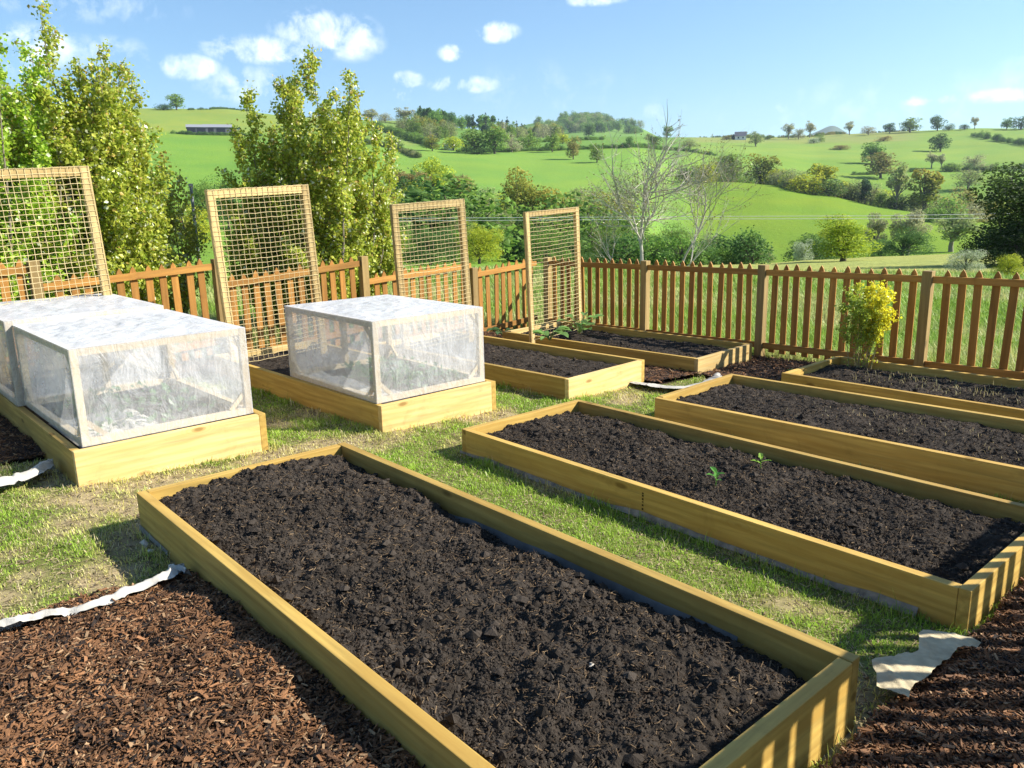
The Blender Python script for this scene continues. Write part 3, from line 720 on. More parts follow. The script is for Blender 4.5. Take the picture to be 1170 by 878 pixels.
def thatch():
    """dead stems, clippings and crumbs of bark trodden into the bare turf"""
    rng = np.random.default_rng(15); n = 60000; u = rng.uniform(-8, -.8, n); v = rng.uniform(-.8, 7.2, n)
    k = ~in_bed(u, v, .004) & ~mulch_mask(u, v); u, v = u[k], v[k]; P = np.stack([u, v, ground_z(u, v)+.002], -1); vis, z = in_view(P, 300); P, u, v = P[vis], u[vis], v[vis]; n = len(P)
    c = np.where(rng.random((n, 1)) < .6, np.array([.46, .37, .20]), np.array([.17, .12, .07]))*rng.uniform(.6, 1.25, (n, 1))
    ac = Acc(); slivers(ac, P, rng.uniform(.008, .045, n), rng.uniform(.0015, .004, n), rng.uniform(.001, .002, n), rng, c, .16)
    m = 9000; w = rng.integers(0, n, m); rocks(ac, P[w]+rng.normal(0, .02, (m, 3))*[1, 1, 0], rng.uniform(.002, .007, m), rng, np.array([.24, .19, .12])*rng.uniform(.5, 1.4, (m, 1)))
    tag(ac.build('thatch', [MCHIP]), 'dry thatch and crumbs lying in the worn turf', 'thatch', None, 'stuff')
thatch()
# ------------------------------------------------------------------ weed membrane showing at the edges of the bark
def membrane(px, width, label, seed, lift=.03, zoff=.02, rough=1.0, mat=None, flat=False):
    """crumpled strip of cloth along a line of ground points; width to the mulch side"""
    pts = np.array([gnd(x, y, .03) for x, y in px]); n = 14*len(pts); s = np.linspace(0, len(pts)-1, n); i = np.clip(s.astype(int), 0, len(pts)-2); f = (s-i)[:, None]
    P = pts[i]*(1-f)+pts[i+1]*f; T = unit(np.gradient(P, axis=0)); S = np.cross(T, [0, 0, 1.]); m = 16
    W = np.interp(s, np.arange(len(pts)), width)
    t = np.linspace(0, 1, m)
    a, b = np.meshgrid(np.arange(n), np.arange(m), indexing='ij'); ss = s[a]*1.3; tt = t[b]
    off = W[a]*tt+.05*rough*(fbm(ss*1.5, tt*1.2, seed, 3)-.5)
    hh = .008+zoff*(1.0 if flat else np.clip(tt*1.4, 0, 1))+lift*np.sin(np.pi*np.clip(tt*1.1, 0, 1))**.8+.045*rough*(fbm(ss*2.6+tt, tt*2.4, seed+3, 5, .55)-.5)
    V = P[a]+S[a]*off[..., None]; V[..., 2] = ground_z(V[..., 0], V[..., 1])+hh
    q = (a[:-1, :-1]*m+b[:-1, :-1]).ravel()
    o = np_mesh('weed_membrane', V.reshape(-1, 3), np.stack([q, q+m, q+m+1, q+1], -1), [mat or MCLOTH], smooth=True); return tag(o, label, 'membrane')
membrane([(-60, 738), (0, 722), (48, 711), (95, 700), (150, 678), (185, 663), (206, 655), (222, 664)], [.09, .08, .06, .09, .11, .10, .07, .03], 'white membrane edge between the front lawn and bark', 3, .03, .075, .8)
membrane([(-40, 556), (0, 552), (22, 547), (45, 535), (62, 533)], [.16, .16, .13, .10, .05], 'crumpled white membrane by the corner of the cold frame bed', 7, .04, .05, .9)
membrane([(694, 437), (716, 433), (745, 434), (775, 437), (803, 430), (812, 424)], [.05, .14, .28, .30, .26, .10], 'wrinkled pale membrane lying between the far timber beds', 9, .012, .045, .5)
membrane([(1120, 738), (1098, 745), (1075, 763), (1050, 790), (1034, 812)], [.07, .15, .08, .16, .09], 'torn cream membrane flap by the bark between the two near bed ends', 12, .006, .072, .55, MCREAM, True)
# liner showing under the boards
def liner(k, side, x0, x1, label, seed):
    u0, v0, L, W, z0, h, a = BEDS[k]; n = 60; rr = np.random.default_rng(seed); V = []
    for x in np.linspace(x0, x1, n):
        w = .004+.03*max(0, vnoise(np.array([x*2.3]), np.array([seed]), 1)[0]-.3)
        y = -.004 if side == 'front' else W+.004
        sg = -1 if side == 'front' else 1
        for t in (0, .5, 1): 
            p = bed_pt(k, x, y+sg*w*t); p[2] = ground_z(p[0], p[1])+.04*(1-t)**1.5*(.3+.9*vnoise(np.array([x*3]), np.array([t]), seed)[0])+.006
            V.append(p)
    F = [[3*i+q, 3*i+q+1, 3*i+q+4, 3*i+q+3] for i in range(n-1) for q in (0, 1)]
    o = np_mesh('bed_liner', np.array(V), np.array(F), [MLINERW], smooth=True); tag(o, label, 'liner')
liner('B', 'front', -.02, 3.1, 'pale liner edge along the foot of the seedling bed', 3)
liner('A', 'front', .0, .42, 'short pale liner edge at the far corner foot of the nearest bed', 5)
# stones by the nearest beds' feet
for n_, (px, s_, lab) in enumerate((((165, 622), .022, 'grey pebble in the shade at the far corner of the nearest bed'), ((172, 630), .018, 'smaller grey pebble in the shade by the nearest bed'))):
    p = gnd(*px, .01); ac = Acc(); rocks(ac, np.array([[0, 0, 0.]]), np.array([s_]), np.random.default_rng(n_), np.array([[.3, .3, .3]])); o = ac.build('pebble', [MSTONE]); o.location = p; tag(o, lab, 'pebble')
# ================================================================== LANDSCAPE BEYOND THE FENCES
KN = {  # photo column -> (distance m, height on the picture) of the land as it falls to the valley and climbs again
 -500: [(22, 325), (60, 292), (130, 270), (230, 228), (400, 170), (600, 128), (660, 127), (900, 150), (3000, 170)],
 0:    [(22, 325), (60, 292), (130, 270), (230, 228), (400, 170), (600, 126), (660, 125), (900, 150), (3000, 170)],
 190:  [(22, 320), (60, 292), (110, 272), (180, 222), (300, 186), (420, 154), (600, 124.5), (660, 125), (900, 150), (3000, 170)],
 270:  [(22, 320), (60, 292), (110, 272), (180, 222), (300, 188), (420, 156), (600, 125), (660, 126), (900, 150), (3000, 170)],
 350:  [(22, 318), (60, 294), (110, 275), (180, 226), (300, 182), (420, 154), (560, 134), (640, 134), (900, 150), (3000, 170)],
 430:  [(22, 315), (60, 295), (100, 282), (150, 238), (220, 195), (300, 172), (400, 152), (480, 142), (560, 138), (640, 140), (900, 156), (3000, 170)],
 480:  [(22, 315), (60, 296), (95, 288), (150, 240), (220, 198), (310, 174), (400, 158), (480, 146), (580, 138), (660, 140), (900, 156), (3000, 170)],
 530:  [(22, 315), (60, 297), (95, 291), (150, 242), (220, 202), (320, 174.5), (400, 165), (480, 152), (600, 146), (680, 148), (900, 158), (3000, 172)],
 620:  [(22, 313), (60, 300), (95, 293), (150, 246), (220, 206), (320, 177), (345, 172.5), (450, 161), (600, 157), (700, 158), (950, 157), (1300, 140), (1600, 150), (3000, 172)],
 672:  [(22, 313), (60, 300), (95, 293), (150, 246), (220, 206), (320, 176), (345, 171), (450, 160), (600, 157), (700, 158), (950, 153), (1300, 136), (1600, 146), (3000, 172)],
 725:  [(22, 314), (60, 301), (95, 295), (150, 246), (220, 206), (320, 175), (345, 169), (450, 160), (600, 156), (700, 156), (950, 155), (1300, 143), (1600, 152), (3000, 172)],
 775:  [(22, 316), (60, 302), (95, 300), (140, 270), (200, 226), (262, 207), (300, 199), (345, 180), (450, 168), (600, 161), (720, 157), (900, 162), (1300, 164), (3000, 172)],
 830:  [(22, 318), (60, 302), (90, 305), (120, 297), (180, 245), (262, 207.5), (300, 213), (350, 190), (450, 172), (600, 162), (740, 157), (900, 162), (3000, 172)],
 885:  [(22, 320), (60, 301), (90, 304), (120, 293), (180, 244), (255, 211), (290, 218), (340, 196), (450, 176), (600, 162), (750, 156.5), (900, 162), (3000, 172)],
 940:  [(22, 321), (60, 297), (88, 302), (120, 290), (180, 246), (245, 221.5), (285, 228), (340, 205), (450, 180), (600, 162), (750, 154.5), (900, 161), (3000, 172)],
 1030: [(22, 323), (60, 293), (85, 300), (115, 290), (160, 263), (232, 239.5), (275, 246), (330, 216), (450, 181), (600, 160), (720, 150.5), (860, 157), (3000, 172)],
 1110: [(22, 325), (60, 290), (85, 299), (115, 290), (150, 272), (215, 254), (260, 252), (330, 216), (450, 184), (600, 159), (710, 147), (860, 155), (3000, 172)],
 1170: [(22, 326), (60, 288), (85, 297), (115, 290), (150, 272), (205, 257), (260, 252), (330, 212), (450, 181), (600, 158), (700, 147), (860, 155), (3000, 172)],
 1700: [(22, 326), (60, 288), (85, 297), (115, 290), (150, 272), (205, 257), (260, 252), (330, 212), (450, 181), (600, 158), (700, 146), (860, 155), (3000, 172)]}
LR = np.linspace(math.log(10.0), math.log(3200.0), 420)
def _pchip(x, y, xi):
    h = np.diff(x); d = np.diff(y)/h; m = np.zeros(len(x))
    for i in range(1, len(x)-1):
        if d[i-1]*d[i] > 0:
            w1, w2 = 2*h[i]+h[i-1], h[i]+2*h[i-1]; m[i] = (w1+w2)/(w1/d[i-1]+w2/d[i])
    m[0], m[-1] = d[0], d[-1]
    k = np.clip(np.searchsorted(x, xi)-1, 0, len(x)-2); t = (xi-x[k])/h[k]; hh = h[k]
    return (1+2*t)*(1-t)**2*y[k]+t*(1-t)**2*hh*m[k]+t*t*(3-2*t)*y[k+1]+t*t*(t-1)*hh*m[k+1]
def az_of(x, y=215.0):
    d = ray(x, y); return math.atan2(d @ np.array([RIGHT[0], RIGHT[1], 0])/math.hypot(RIGHT[0], RIGHT[1]), d @ np.array([FWD[0], FWD[1], 0])/math.hypot(FWD[0], FWD[1]))
_KX = sorted(KN); _KAZ = np.array([az_of(x) for x in _KX]); _KEL = []
for x in _KX:
    a0 = az_of(x); pr = KN[x]; lr = [math.log(10.0)]; el = [None]
    for r, y in pr:
        d = ray(x, y); lr.append(math.log(r)); el.append(d[2]/math.hypot(d[0], d[1]))
    F2 = np.array([FWD[0], FWD[1]])/math.hypot(FWD[0], FWD[1]); R2 = np.array([RIGHT[0], RIGHT[1]]); R2 = R2-(R2 @ F2)*F2; R2 /= np.linalg.norm(R2)
    p = (F2*math.cos(a0)+R2*math.sin(a0))*10; el[0] = (gz(*p)-.05-HC)/10
    _KEL.append(_pchip(np.array(lr), np.array(el), LR))
_KEL = np.array(_KEL)
F2 = np.array([FWD[0], FWD[1]])/math.hypot(FWD[0], FWD[1]); R2 = np.array([-F2[1], F2[0]])*-1
def el_at(az, r):
    """tangent of the land's elevation seen from the eye"""
    az = np.asarray(az, float); r = np.asarray(r, float)
    i = np.clip(np.searchsorted(_KAZ, az)-1, 0, len(_KAZ)-2); f = np.clip((az-_KAZ[i])/(_KAZ[i+1]-_KAZ[i]), 0, 1); f = f*f*(3-2*f)*.5+f*.5
    g = np.clip((np.log(np.maximum(r, 10.0))-LR[0])/(LR[1]-LR[0]), 0, len(LR)-1.001); j = g.astype(int); h = g-j
    e = lambda ii: _KEL[ii, j]*(1-h)+_KEL[ii, j+1]*h
    return e(i)*(1-f)+e(i+1)*f
def land_z(u, v):
    u = np.asarray(u, float); v = np.asarray(v, float); r = np.hypot(u, v)
    az = np.arctan2(u*R2[0]+v*R2[1], u*F2[0]+v*F2[1])
    z = HC+r*el_at(np.clip(az, _KAZ[0], _KAZ[-1]), r)
    inside = gz(u, v)-.07
    t = np.clip((r-10.5)/5.0, 0, 1); t = t*t*(3-2*t)
    behind = np.clip((np.abs(az)-rad(58))/rad(25), 0, 1); flat = gz(np.clip(u, -12, 12), np.clip(v, -12, 12))-.07
    z = inside*(1-t)+z*t
    z = z + .25*(fbm(u/9, v/9, 61, 3)-.5)*np.clip((r-11)/30, 0, 1)
    return z*(1-behind)+flat*behind
def at(x, r, y=215.0):
    a = az_of(x, y); p = F2*math.cos(a)*r+R2*math.sin(a)*r
    return np.array([p[0], p[1], float(land_z(p[0], p[1]))])
def land_hit(x, y, r0, r1):
    """where the sight line through (x, y) meets the land between two distances"""
    d = ray(x, y); tgt = d[2]/math.hypot(d[0], d[1]); a = math.atan2(d[0]*R2[0]+d[1]*R2[1], d[0]*F2[0]+d[1]*F2[1])
    rs = np.exp(np.linspace(math.log(r0), math.log(r1), 160)); P = np.outer(rs, F2*math.cos(a)+R2*math.sin(a))
    e = (land_z(P[:, 0], P[:, 1])-HC)/rs; k = int(np.argmin(np.abs(e-tgt))); return np.array([P[k, 0], P[k, 1], float(land_z(P[k, 0], P[k, 1]))]), rs[k]
def to_px(P):
    d = np.asarray(P)-EYE; z = d @ FWD; return PW/2+FOC*(d @ RIGHT)/z, PH/2+FOC*(d @ DOWN)/z
# the sheet itself
azs = np.concatenate([np.linspace(-math.pi, rad(-60), 40)[:-1], np.linspace(rad(-60), rad(60), 560), np.linspace(rad(60), math.pi, 40)[1:]])
rs = np.concatenate([[0.0, 3, 6, 9], np.exp(np.linspace(math.log(10.3), math.log(3100), 300))])
A_, R_ = np.meshgrid(azs, rs, indexing='ij'); na, nr = A_.shape
Ux = R_*(np.cos(A_)*F2[0]+np.sin(A_)*R2[0]); Vx = R_*(np.cos(A_)*F2[1]+np.sin(A_)*R2[1]); Zx = land_z(Ux, Vx)
# which field each spot belongs to (fields differ in crop and grazing)
XP = PW/2+FOC*np.tan(A_)*1.0
def blend(c0, c1, t): return c0*(1-t)+np.array(c1)*t
sm = lambda x, a, b: np.clip((x-a)/(b-a), 0, 1)[..., None]
base = np.broadcast_to(np.array([.19, .31, .05]), A_.shape+(3,)).copy()
azx = lambda x: az_of(x)
wob = .5*(fbm(Ux/14, Vx/14, 31, 3)-.5)
right = sm(A_+.02*wob, azx(775), azx(800))
bright = right*sm(R_, 66, 70)*(1-sm(R_, 262, 268)); base = blend(base, (.185, .285, .032), bright)
pale = sm(A_, azx(780), azx(800))*sm(R_*(1+.12*wob), 21, 23)*(1-sm(R_, 62, 68)); base = blend(base, (.36, .37, .13), pale)
mid = right*sm(R_, 268, 275); base = blend(base, (.23, .335, .075), mid)
scrub = right*sm(R_*(1+.2*wob), 560, 600)*(1-sm(A_, azx(1030), azx(1060))); base = blend(base, (.29, .30, .12), scrub*.7)
strip = right*sm(R_, 300, 305)*(1-sm(R_, 430, 440)); base = blend(base, (.20, .315, .06), strip)
lefth = (1-sm(A_, azx(420), azx(425)))*sm(R_, 430, 436); base = blend(base, (.25, .315, .075), lefth)
lowl = (1-sm(A_, azx(420), azx(425)))*sm(R_, 150, 160)*(1-sm(R_, 400, 410)); base = blend(base, (.175, .31, .055), lowl)
mfar = (1-right)*sm(A_, azx(430), azx(440))*sm(R_, 345, 350); base = blend(base, (.16, .28, .065), mfar)
mnear = (1-right)*sm(A_, azx(430), azx(440))*sm(R_, 120, 140)*(1-sm(R_, 335, 345)); base = blend(base, (.20, .335, .07), mnear)
steep = sm(A_, azx(423), azx(430))*(1-sm(A_, azx(478), azx(488)))*sm(R_, 330, 345); base = blend(base, (.22, .30, .09), steep*.8)
rough = 1-sm(R_*(1+.15*wob), 20, 23); base = blend(base, (.28, .34, .10), rough)
tt = np.clip((fbm(Ux*1.1, Vx*1.1, 71, 4)-.45)*4, 0, 1)[..., None]*rough; base = blend(base, (.30, .27, .13), tt*.6)
i, j = np.meshgrid(np.arange(na-1), np.arange(nr-1), indexing='ij'); q = (i*nr+j).ravel()
o = np_mesh('hills', np.stack([Ux, Vx, Zx], -1).reshape(-1, 3), np.stack([q, q+nr, q+nr+1, q+1], -1), [MLAND], col=base.reshape(-1, 3)*np.array([.74, .82, .66]), smooth=True)
tag(o, 'rolling green pasture hills across the valley', 'hills', None, 'structure')
# rough unmown grass just outside the fences
def outside_grass():
    rng = np.random.default_rng(8); n = 330000
    r = rng.uniform(9.5**.5, 27**.5, n)**2; a = rng.uniform(rad(-36), rad(36), n)
    u = r*(np.cos(a)*F2[0]+np.sin(a)*R2[0]); v = r*(np.cos(a)*F2[1]+np.sin(a)*R2[1])
    k = (v > 8.62) | (u < -8.62); u, v, r = u[k], v[k], r[k]; n = len(u)
    z = land_z(u, v)+.0; z = np.where(r < 11.5, np.maximum(z, gz(u, v)-.06), z)
    t = np.clip((fbm(u*.9, v*.9, 71, 4)-.42)*3+rng.normal(0, .25, n), 0, 1)[:, None]
    c = (np.array([.25, .39, .055])*(1-t)+np.array([.50, .50, .20])*t)*rng.uniform(.75, 1.25, (n, 1))
    L = rng.uniform(.12, .34, n)*np.clip(1.25-(r-9)/30, .5, 1)*(.6+.7*fbm(u*.7, v*.7, 9, 3))
    blades(np.stack([u, v, z-.02], -1), L, rng.uniform(.006, .012, n)*np.clip(r/11, 1, 2), rng.uniform(.2, 1.2, n), c, rng, 'meadow_grass', 'rough unmown meadow grass seen through the fence pickets')
outside_grass()

# ------------------------------------------------------------------ trees
def limb(acc, p0, p1, r0, r1, rng, n=6, wob=.06, col=(.12, .10, .08), sides=5, mi=0, lift=0.0):
    p0, p1 = np.array(p0, float), np.array(p1, float); t = np.linspace(0, 1, n)[:, None]; L = np.linalg.norm(p1-p0)
    P = p0*(1-t)+p1*t; w = np.cumsum(rng.normal(0, wob*L/n, (n, 3)), 0); w -= w[0]; w = w-t*w[-1]; P = P+w; P[:, 2] += lift*L*np.sin(np.pi*t[:, 0])
    tube(acc, P, np.linspace(r0, r1, n), sides, col, mi); return P
def crown_leaves(acc, lobes, n, size, cols, rng, mi=0, shell=.62):
    """leaf clusters through the outer part of a set of lobes, heavier at the skin"""
    lob = np.array([l[:4] for l in lobes]); w = lob[:, 3]**2; w /= w.sum(); k = rng.choice(len(lob), n, p=w)
    d = unit(rng.normal(size=(n, 3))); rr = (shell+(1-shell)*rng.random(n)**.6)*lob[k, 3]*rng.normal(1, .08, n)
    C = lob[k, :3]+d*rr[:, None]*np.array([1, 1, .88]); cl = np.floor(C/np.mean(lob[:, 3])*2.4).astype(int)
    tone = _hash(cl[:, 0]*7+cl[:, 2], cl[:, 1], 5)
    keep = rng.random(n) < .35+.9*tone
    C, d, tone, k = C[keep], d[keep], tone[keep], k[keep]; n = len(C)
    N = unit(d*.9+rng.normal(size=(n, 3))*.65+np.array([0, 0, .25]))
    ci = np.clip((tone+rng.normal(0, .22, n)), 0, 1)[:, None]
    c = cols[0]*(1-ci)+cols[1]*ci
    if len(cols) > 2:
        t = np.clip((C[:, 2:3]-cols[3])/cols[4]+rng.normal(0, .2, (n, 1)), 0, 1); c = c*(1-t)+cols[2]*t
    c = c*rng.uniform(.8, 1.2, (n, 1))
    leaves(acc, C, N, size*rng.uniform(.6, 1.4, n), c, rng, .75, mi)
KIND = {  # dark tone, light tone, (top tone, from, span)
 'oak': [np.array([.14, .185, .030]), np.array([.30, .335, .050]), np.array([.47, .40, .070]), .55, .5],
 'green': [np.array([.115, .215, .040]), np.array([.25, .37, .064])],
 'dark': [np.array([.060, .125, .030]), np.array([.135, .225, .052])],
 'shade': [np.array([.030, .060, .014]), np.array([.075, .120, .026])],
 'lime': [np.array([.25, .335, .028]), np.array([.54, .58, .045])],
 'bronze': [np.array([.20, .185, .055]), np.array([.38, .33, .10])],
 'pale': [np.array([.28, .30, .14]), np.array([.48, .48, .26])],
 'willow': [np.array([.23, .29, .10]), np.array([.41, .47, .16])],
 'blossom': [np.array([.16, .25, .08]), np.array([.58, .62, .46])],
 'conifer': [np.array([.045, .095, .040]), np.array([.095, .150, .060])]}
def tree_proto(kind, n, size, seed, form='round', dense=1.0):
    """a tree one metre tall (scaled where it stands): trunk mesh and crown mesh"""
    rng = np.random.default_rng(seed); tr = Acc(); cr = Acc(); lobes = []; col = (.10, .085, .065) if kind not in ('pale', 'willow') else (.23, .20, .16)
    if form == 'round': base, rx, cz, rz, nl = .10, .36, .57, .42, 24
    elif form == 'tall': base, rx, cz, rz, nl = .10, .24, .57, .42, 22
    elif form == 'bush': base, rx, cz, rz, nl = .05, .46, .52, .44, 24
    elif form == 'sparse': base, rx, cz, rz, nl = .18, .33, .58, .40, 24
    elif form == 'cone': base, rx, cz, rz, nl = .12, .2, .5, .45, 16
    for i in range(nl):
        d = unit(rng.normal(size=3)); q = rng.random()**.5
        c = np.array([d[0]*rx*q*.78, d[1]*rx*q*.78, cz+d[2]*rz*q*.72]); r = rx*rng.uniform(.30, .52)
        if form == 'cone': z = rng.uniform(.14, .94); w = .24*(1-z)+.02; c = np.array([rng.normal(0, w*.4), rng.normal(0, w*.4), z]); r = w*.75
        if form in ('round', 'tall') and i < 6: aa = i*1.05+rng.uniform(-.3, .3); c = np.array([math.cos(aa)*rx*.5, math.sin(aa)*rx*.5, rng.uniform(.20, .33)]); r = rx*rng.uniform(.36, .48)
        if form == 'sparse': r = rx*rng.uniform(.22, .36)
        if form == 'bush':
            if i < 9: aa = i*.7+rng.uniform(-.3, .3); c = np.array([math.cos(aa)*rx*.62, math.sin(aa)*rx*.62, rng.uniform(.16, .30)]); r = rx*rng.uniform(.38, .5)
            c[2] = max(c[2], r*.55)
        c[2] = min(c[2], .985-r*.86)
        lobes.append((*c, r))
    limb(tr, (0, 0, -.06), (rng.normal(0, .02), rng.normal(0, .02), cz), .032, .012, rng, 8, .05, col, 7)
    for l in lobes:
        z0 = base+rng.uniform(0, .25)*(cz-base)*2; limb(tr, (0, 0, min(z0, l[2])), l[:3], .013, .003, rng, 5, .1, col, 4, 0, .06)
        if form == 'sparse' or kind in ('pale', 'willow'):
            for _ in range(9):
                d = unit(rng.normal(size=3)+[0, 0, .5]); limb(tr, l[:3], np.array(l[:3])+d*l[3]*rng.uniform(.7, 1.25), .0034, .0012, rng, 4, .12, col, 3)
    crown_leaves(cr, lobes, int(n*dense), size, KIND[kind], rng)
    return tr.build('trunk', [MBARK], link=False), cr.build('crown', [MFAR], link=False), tr, cr
PROTO = {}
def proto(kind, form, lod, var):
    key = (kind, form, lod, var)
    if key not in PROTO:
        n, s = {0: (15000, .020), 1: (6500, .030), 2: (1900, .052)}[lod]
        if form == 'sparse' or kind in ('pale', 'willow'): n = int(n*.8); s *= .85
        PROTO[key] = tree_proto(kind, n, s, abs(hash_s(str(key))) % 100000, form)
    return PROTO[key]
def hash_s(s):
    h = 7
    for ch in s: h = (h*131+ord(ch)) % 1000003
    return h
NPX = FOC
def put_tree(x, yb, yt, wpx, r0, r1, kind, form, label, group=None, var=0, cat='tree', name=None, sink=0.0):
    p, r = land_hit(x, yb, r0, r1); d = p-EYE; dep = d @ FWD
    # real height from the sight line to its top
    dt = ray(x, yt); ztop = HC+math.hypot(p[0], p[1])*dt[2]/math.hypot(dt[0], dt[1]); H = max(.8, ztop-p[2]); Wm = wpx*dep/FOC
    lod = 0 if r < 75 else (1 if r < 200 else 2)
    tm, cm, _, _ = proto(kind, form, lod, var)
    frm = {'round': .68, 'tall': .47, 'bush': .86, 'sparse': .64, 'cone': .42}[form]
    sx = Wm/frm; rz = (hash_s(label) % 628)/100.0
    t = thing(name or ('bush' if form == 'bush' else 'tree'), label, cat if form != 'bush' else 'bush', (p[0], p[1], p[2]-sink), (0, 0, rz), group)
    t.scale = (sx, sx, H+sink)
    part('trunk', tm, t); part('crown', cm, t); return t
T = put_tree
# --- ridge on the right
T(1016.5, 152.5, 138, 14, 640, 760, 'dark', 'round', 'small dark round tree, leftmost of the three dark trees on the right ridge', None, 0)
T(1039.5, 151.5, 133.5, 24, 640, 740, 'green', 'round', 'broad green tree, middle one of the three dark trees on the right ridge', None, 1)
T(1071, 150, 130.5, 18, 640, 730, 'dark', 'round', 'upright dark tree, rightmost of the three dark trees on the right ridge', None, 1)
T(1084, 149.5, 140, 13, 640, 730, 'dark', 'bush', 'low dark shrub touching the upright dark ridge tree', None, 0)
T(1102, 148.5, 140.5, 11, 640, 730, 'dark', 'bush', 'small round shrub alone on the right ridge by the thin pale tree', None, 1)
T(1113.5, 148, 131.5, 11, 640, 730, 'pale', 'sparse', 'thin pale tree on the right ridge beside a small round shrub', None, 0)
T(1166, 148, 130, 26, 640, 730, 'dark', 'bush', 'dark tree clump on the ridge at the right edge of the photo', None, 2)
T(1150, 148, 134, 14, 640, 730, 'green', 'round', 'greyish tree left of the dark clump on the ridge at the right edge', None, 2)
T(970.5, 154.5, 137, 15, 660, 770, 'pale', 'sparse', 'pale bare tree on the ridge right of the blue distant hill', None, 1)
T(992, 154.5, 142, 18, 640, 770, 'pale', 'bush', 'pale leafless scrub on the ridge between bare tree and dark trees', None, 0)
T(925, 157.5, 135, 15, 640, 780, 'pale', 'sparse', 'dark twigged bare tree on the ridge just left of the blue hill', None, 2)
T(901, 159, 138.5, 16, 640, 780, 'pale', 'sparse', 'leftmost pale bare tree on the ridge left of the blue hill', None, 0)
T(912, 160, 144, 18, 640, 770, 'pale', 'bush', 'pale scrub bush between the two bare ridge trees', None, 1)
T(930, 164, 156, 14, 560, 700, 'blossom', 'bush', 'white blossoming bush on the slope below the bare ridge tree', None, 0)
T(936, 163, 152, 12, 560, 700, 'green', 'bush', 'green bush behind the white blossoming bush on the slope', None, 1)
T(863.5, 170, 148, 20, 520, 660, 'willow', 'round', 'pale olive tree standing alone below the ridge houses', None, 0)
T(838, 160, 153, 7, 640, 760, 'conifer', 'cone', 'small dark conifer left of the ridge houses', None, 0)
T(877, 160, 154, 8, 640, 760, 'dark', 'bush', 'tiny dark bush on the ridge right of the houses', None, 0)
T(830, 162, 154, 12, 640, 760, 'bronze', 'bush', 'tiny brownish bush at the left end of the ridge houses', None, 1)
# --- slope on the right
T(1074, 173.5, 150, 24, 420, 620, 'dark', 'round', 'round dark tree alone on the open slope below the ridge trees', None, 2)
T(1064, 192.5, 170.5, 17, 380, 480, 'pale', 'sparse', 'pale grey bare tree at the left end of the slope hedge', None, 2)
T(1075.5, 193, 174, 13, 380, 480, 'pale', 'sparse', 'slimmer brownish bare tree beside the pale grey one on the slope', None, 1)
T(1088, 196, 185, 21, 370, 470, 'green', 'bush', 'low dark green bush by the slope hedge', None, 2)
T(1112, 193, 174.5, 27, 370, 480, 'pale', 'bush', 'wide pale leafless thicket above the slope hedge', None, 2)
T(960, 171, 165, 24, 500, 620, 'bronze', 'bush', 'brown scrub patch on the slope below the blue hill', None, 0)
T(1009, 161.5, 154, 19, 560, 680, 'bronze', 'bush', 'dark brown scrub at the pit under the ridge', None, 2)
# --- hedge line along the crest of the bright field
T(996, 186, 158, 27, 285, 420, 'green', 'round', 'dark green tree behind the bronze tree in the middle hedge line', None, 0)
T(1006, 203, 170, 37, 275, 360, 'bronze', 'round', 'bronze brown tree in the middle hedge line', None, 0)
T(1024, 236, 183, 34, 228, 262, 'willow', 'sparse', 'tall thin trees with bare trunks left of the yellow topped oak', None, 0)
T(1055, 239, 185, 36, 225, 262, 'oak', 'tall', 'yellow topped oak with dark ivy base in the middle hedge line', None, 0)
T(988, 231, 197, 15, 232, 262, 'conifer', 'tall', 'narrow dark ivy clad tree in the middle hedge line', None, 0)
T(976, 230, 201, 24, 232, 262, 'willow', 'bush', 'grey green shrub left of the narrow ivy clad tree', None, 0)
T(938, 222, 180, 29, 238, 268, 'lime', 'tall', 'bright yellow green tree alone in the crest hedge', None, 0)
T(923, 220, 205, 36, 240, 270, 'dark', 'bush', 'dark hedge bush below the bright yellow green tree', None, 3)
T(951, 226, 208, 30, 236, 266, 'dark', 'bush', 'dark hedge bush right of the bright yellow green tree', None, 4)
T(909, 217, 190, 26, 240, 270, 'willow', 'round', 'olive tree between the two dark oaks and the yellow green tree', None, 1)
T(893, 214, 189, 28, 243, 272, 'willow', 'bush', 'olive bush hugging the right side of the second dark oak', None, 2)
T(868, 211, 170, 38, 246, 274, 'oak', 'round', 'broad yellowish oak, right one of the pair above the bright field', None, 1)
T(834, 209, 171, 36, 248, 276, 'green', 'round', 'broad dark green oak, left one of the pair above the bright field', None, 3)
T(807, 209, 182, 26, 250, 280, 'lime', 'bush', 'yellowish bush left of the two broad oaks', None, 1)
T(784, 208, 184, 26, 248, 285, 'dark', 'bush', 'dark bush seen through the bare birch twigs', None, 5)
T(1106, 217, 191, 34, 290, 350, 'willow', 'round', 'pale rounded tree above the bronze scrub on the right', None, 2)
T(1103, 240, 208, 36, 225, 275, 'bronze', 'bush', 'pale bronze scrub tree below the pale rounded tree', None, 1)
T(1082, 254, 226, 26, 190, 240, 'willow', 'bush', 'dim olive scrub between oak and pale spreading tree', None, 4)
T(1128, 246, 214, 30, 205, 262, 'willow', 'round', 'pale tree half hidden by the big dark tree', None, 3)
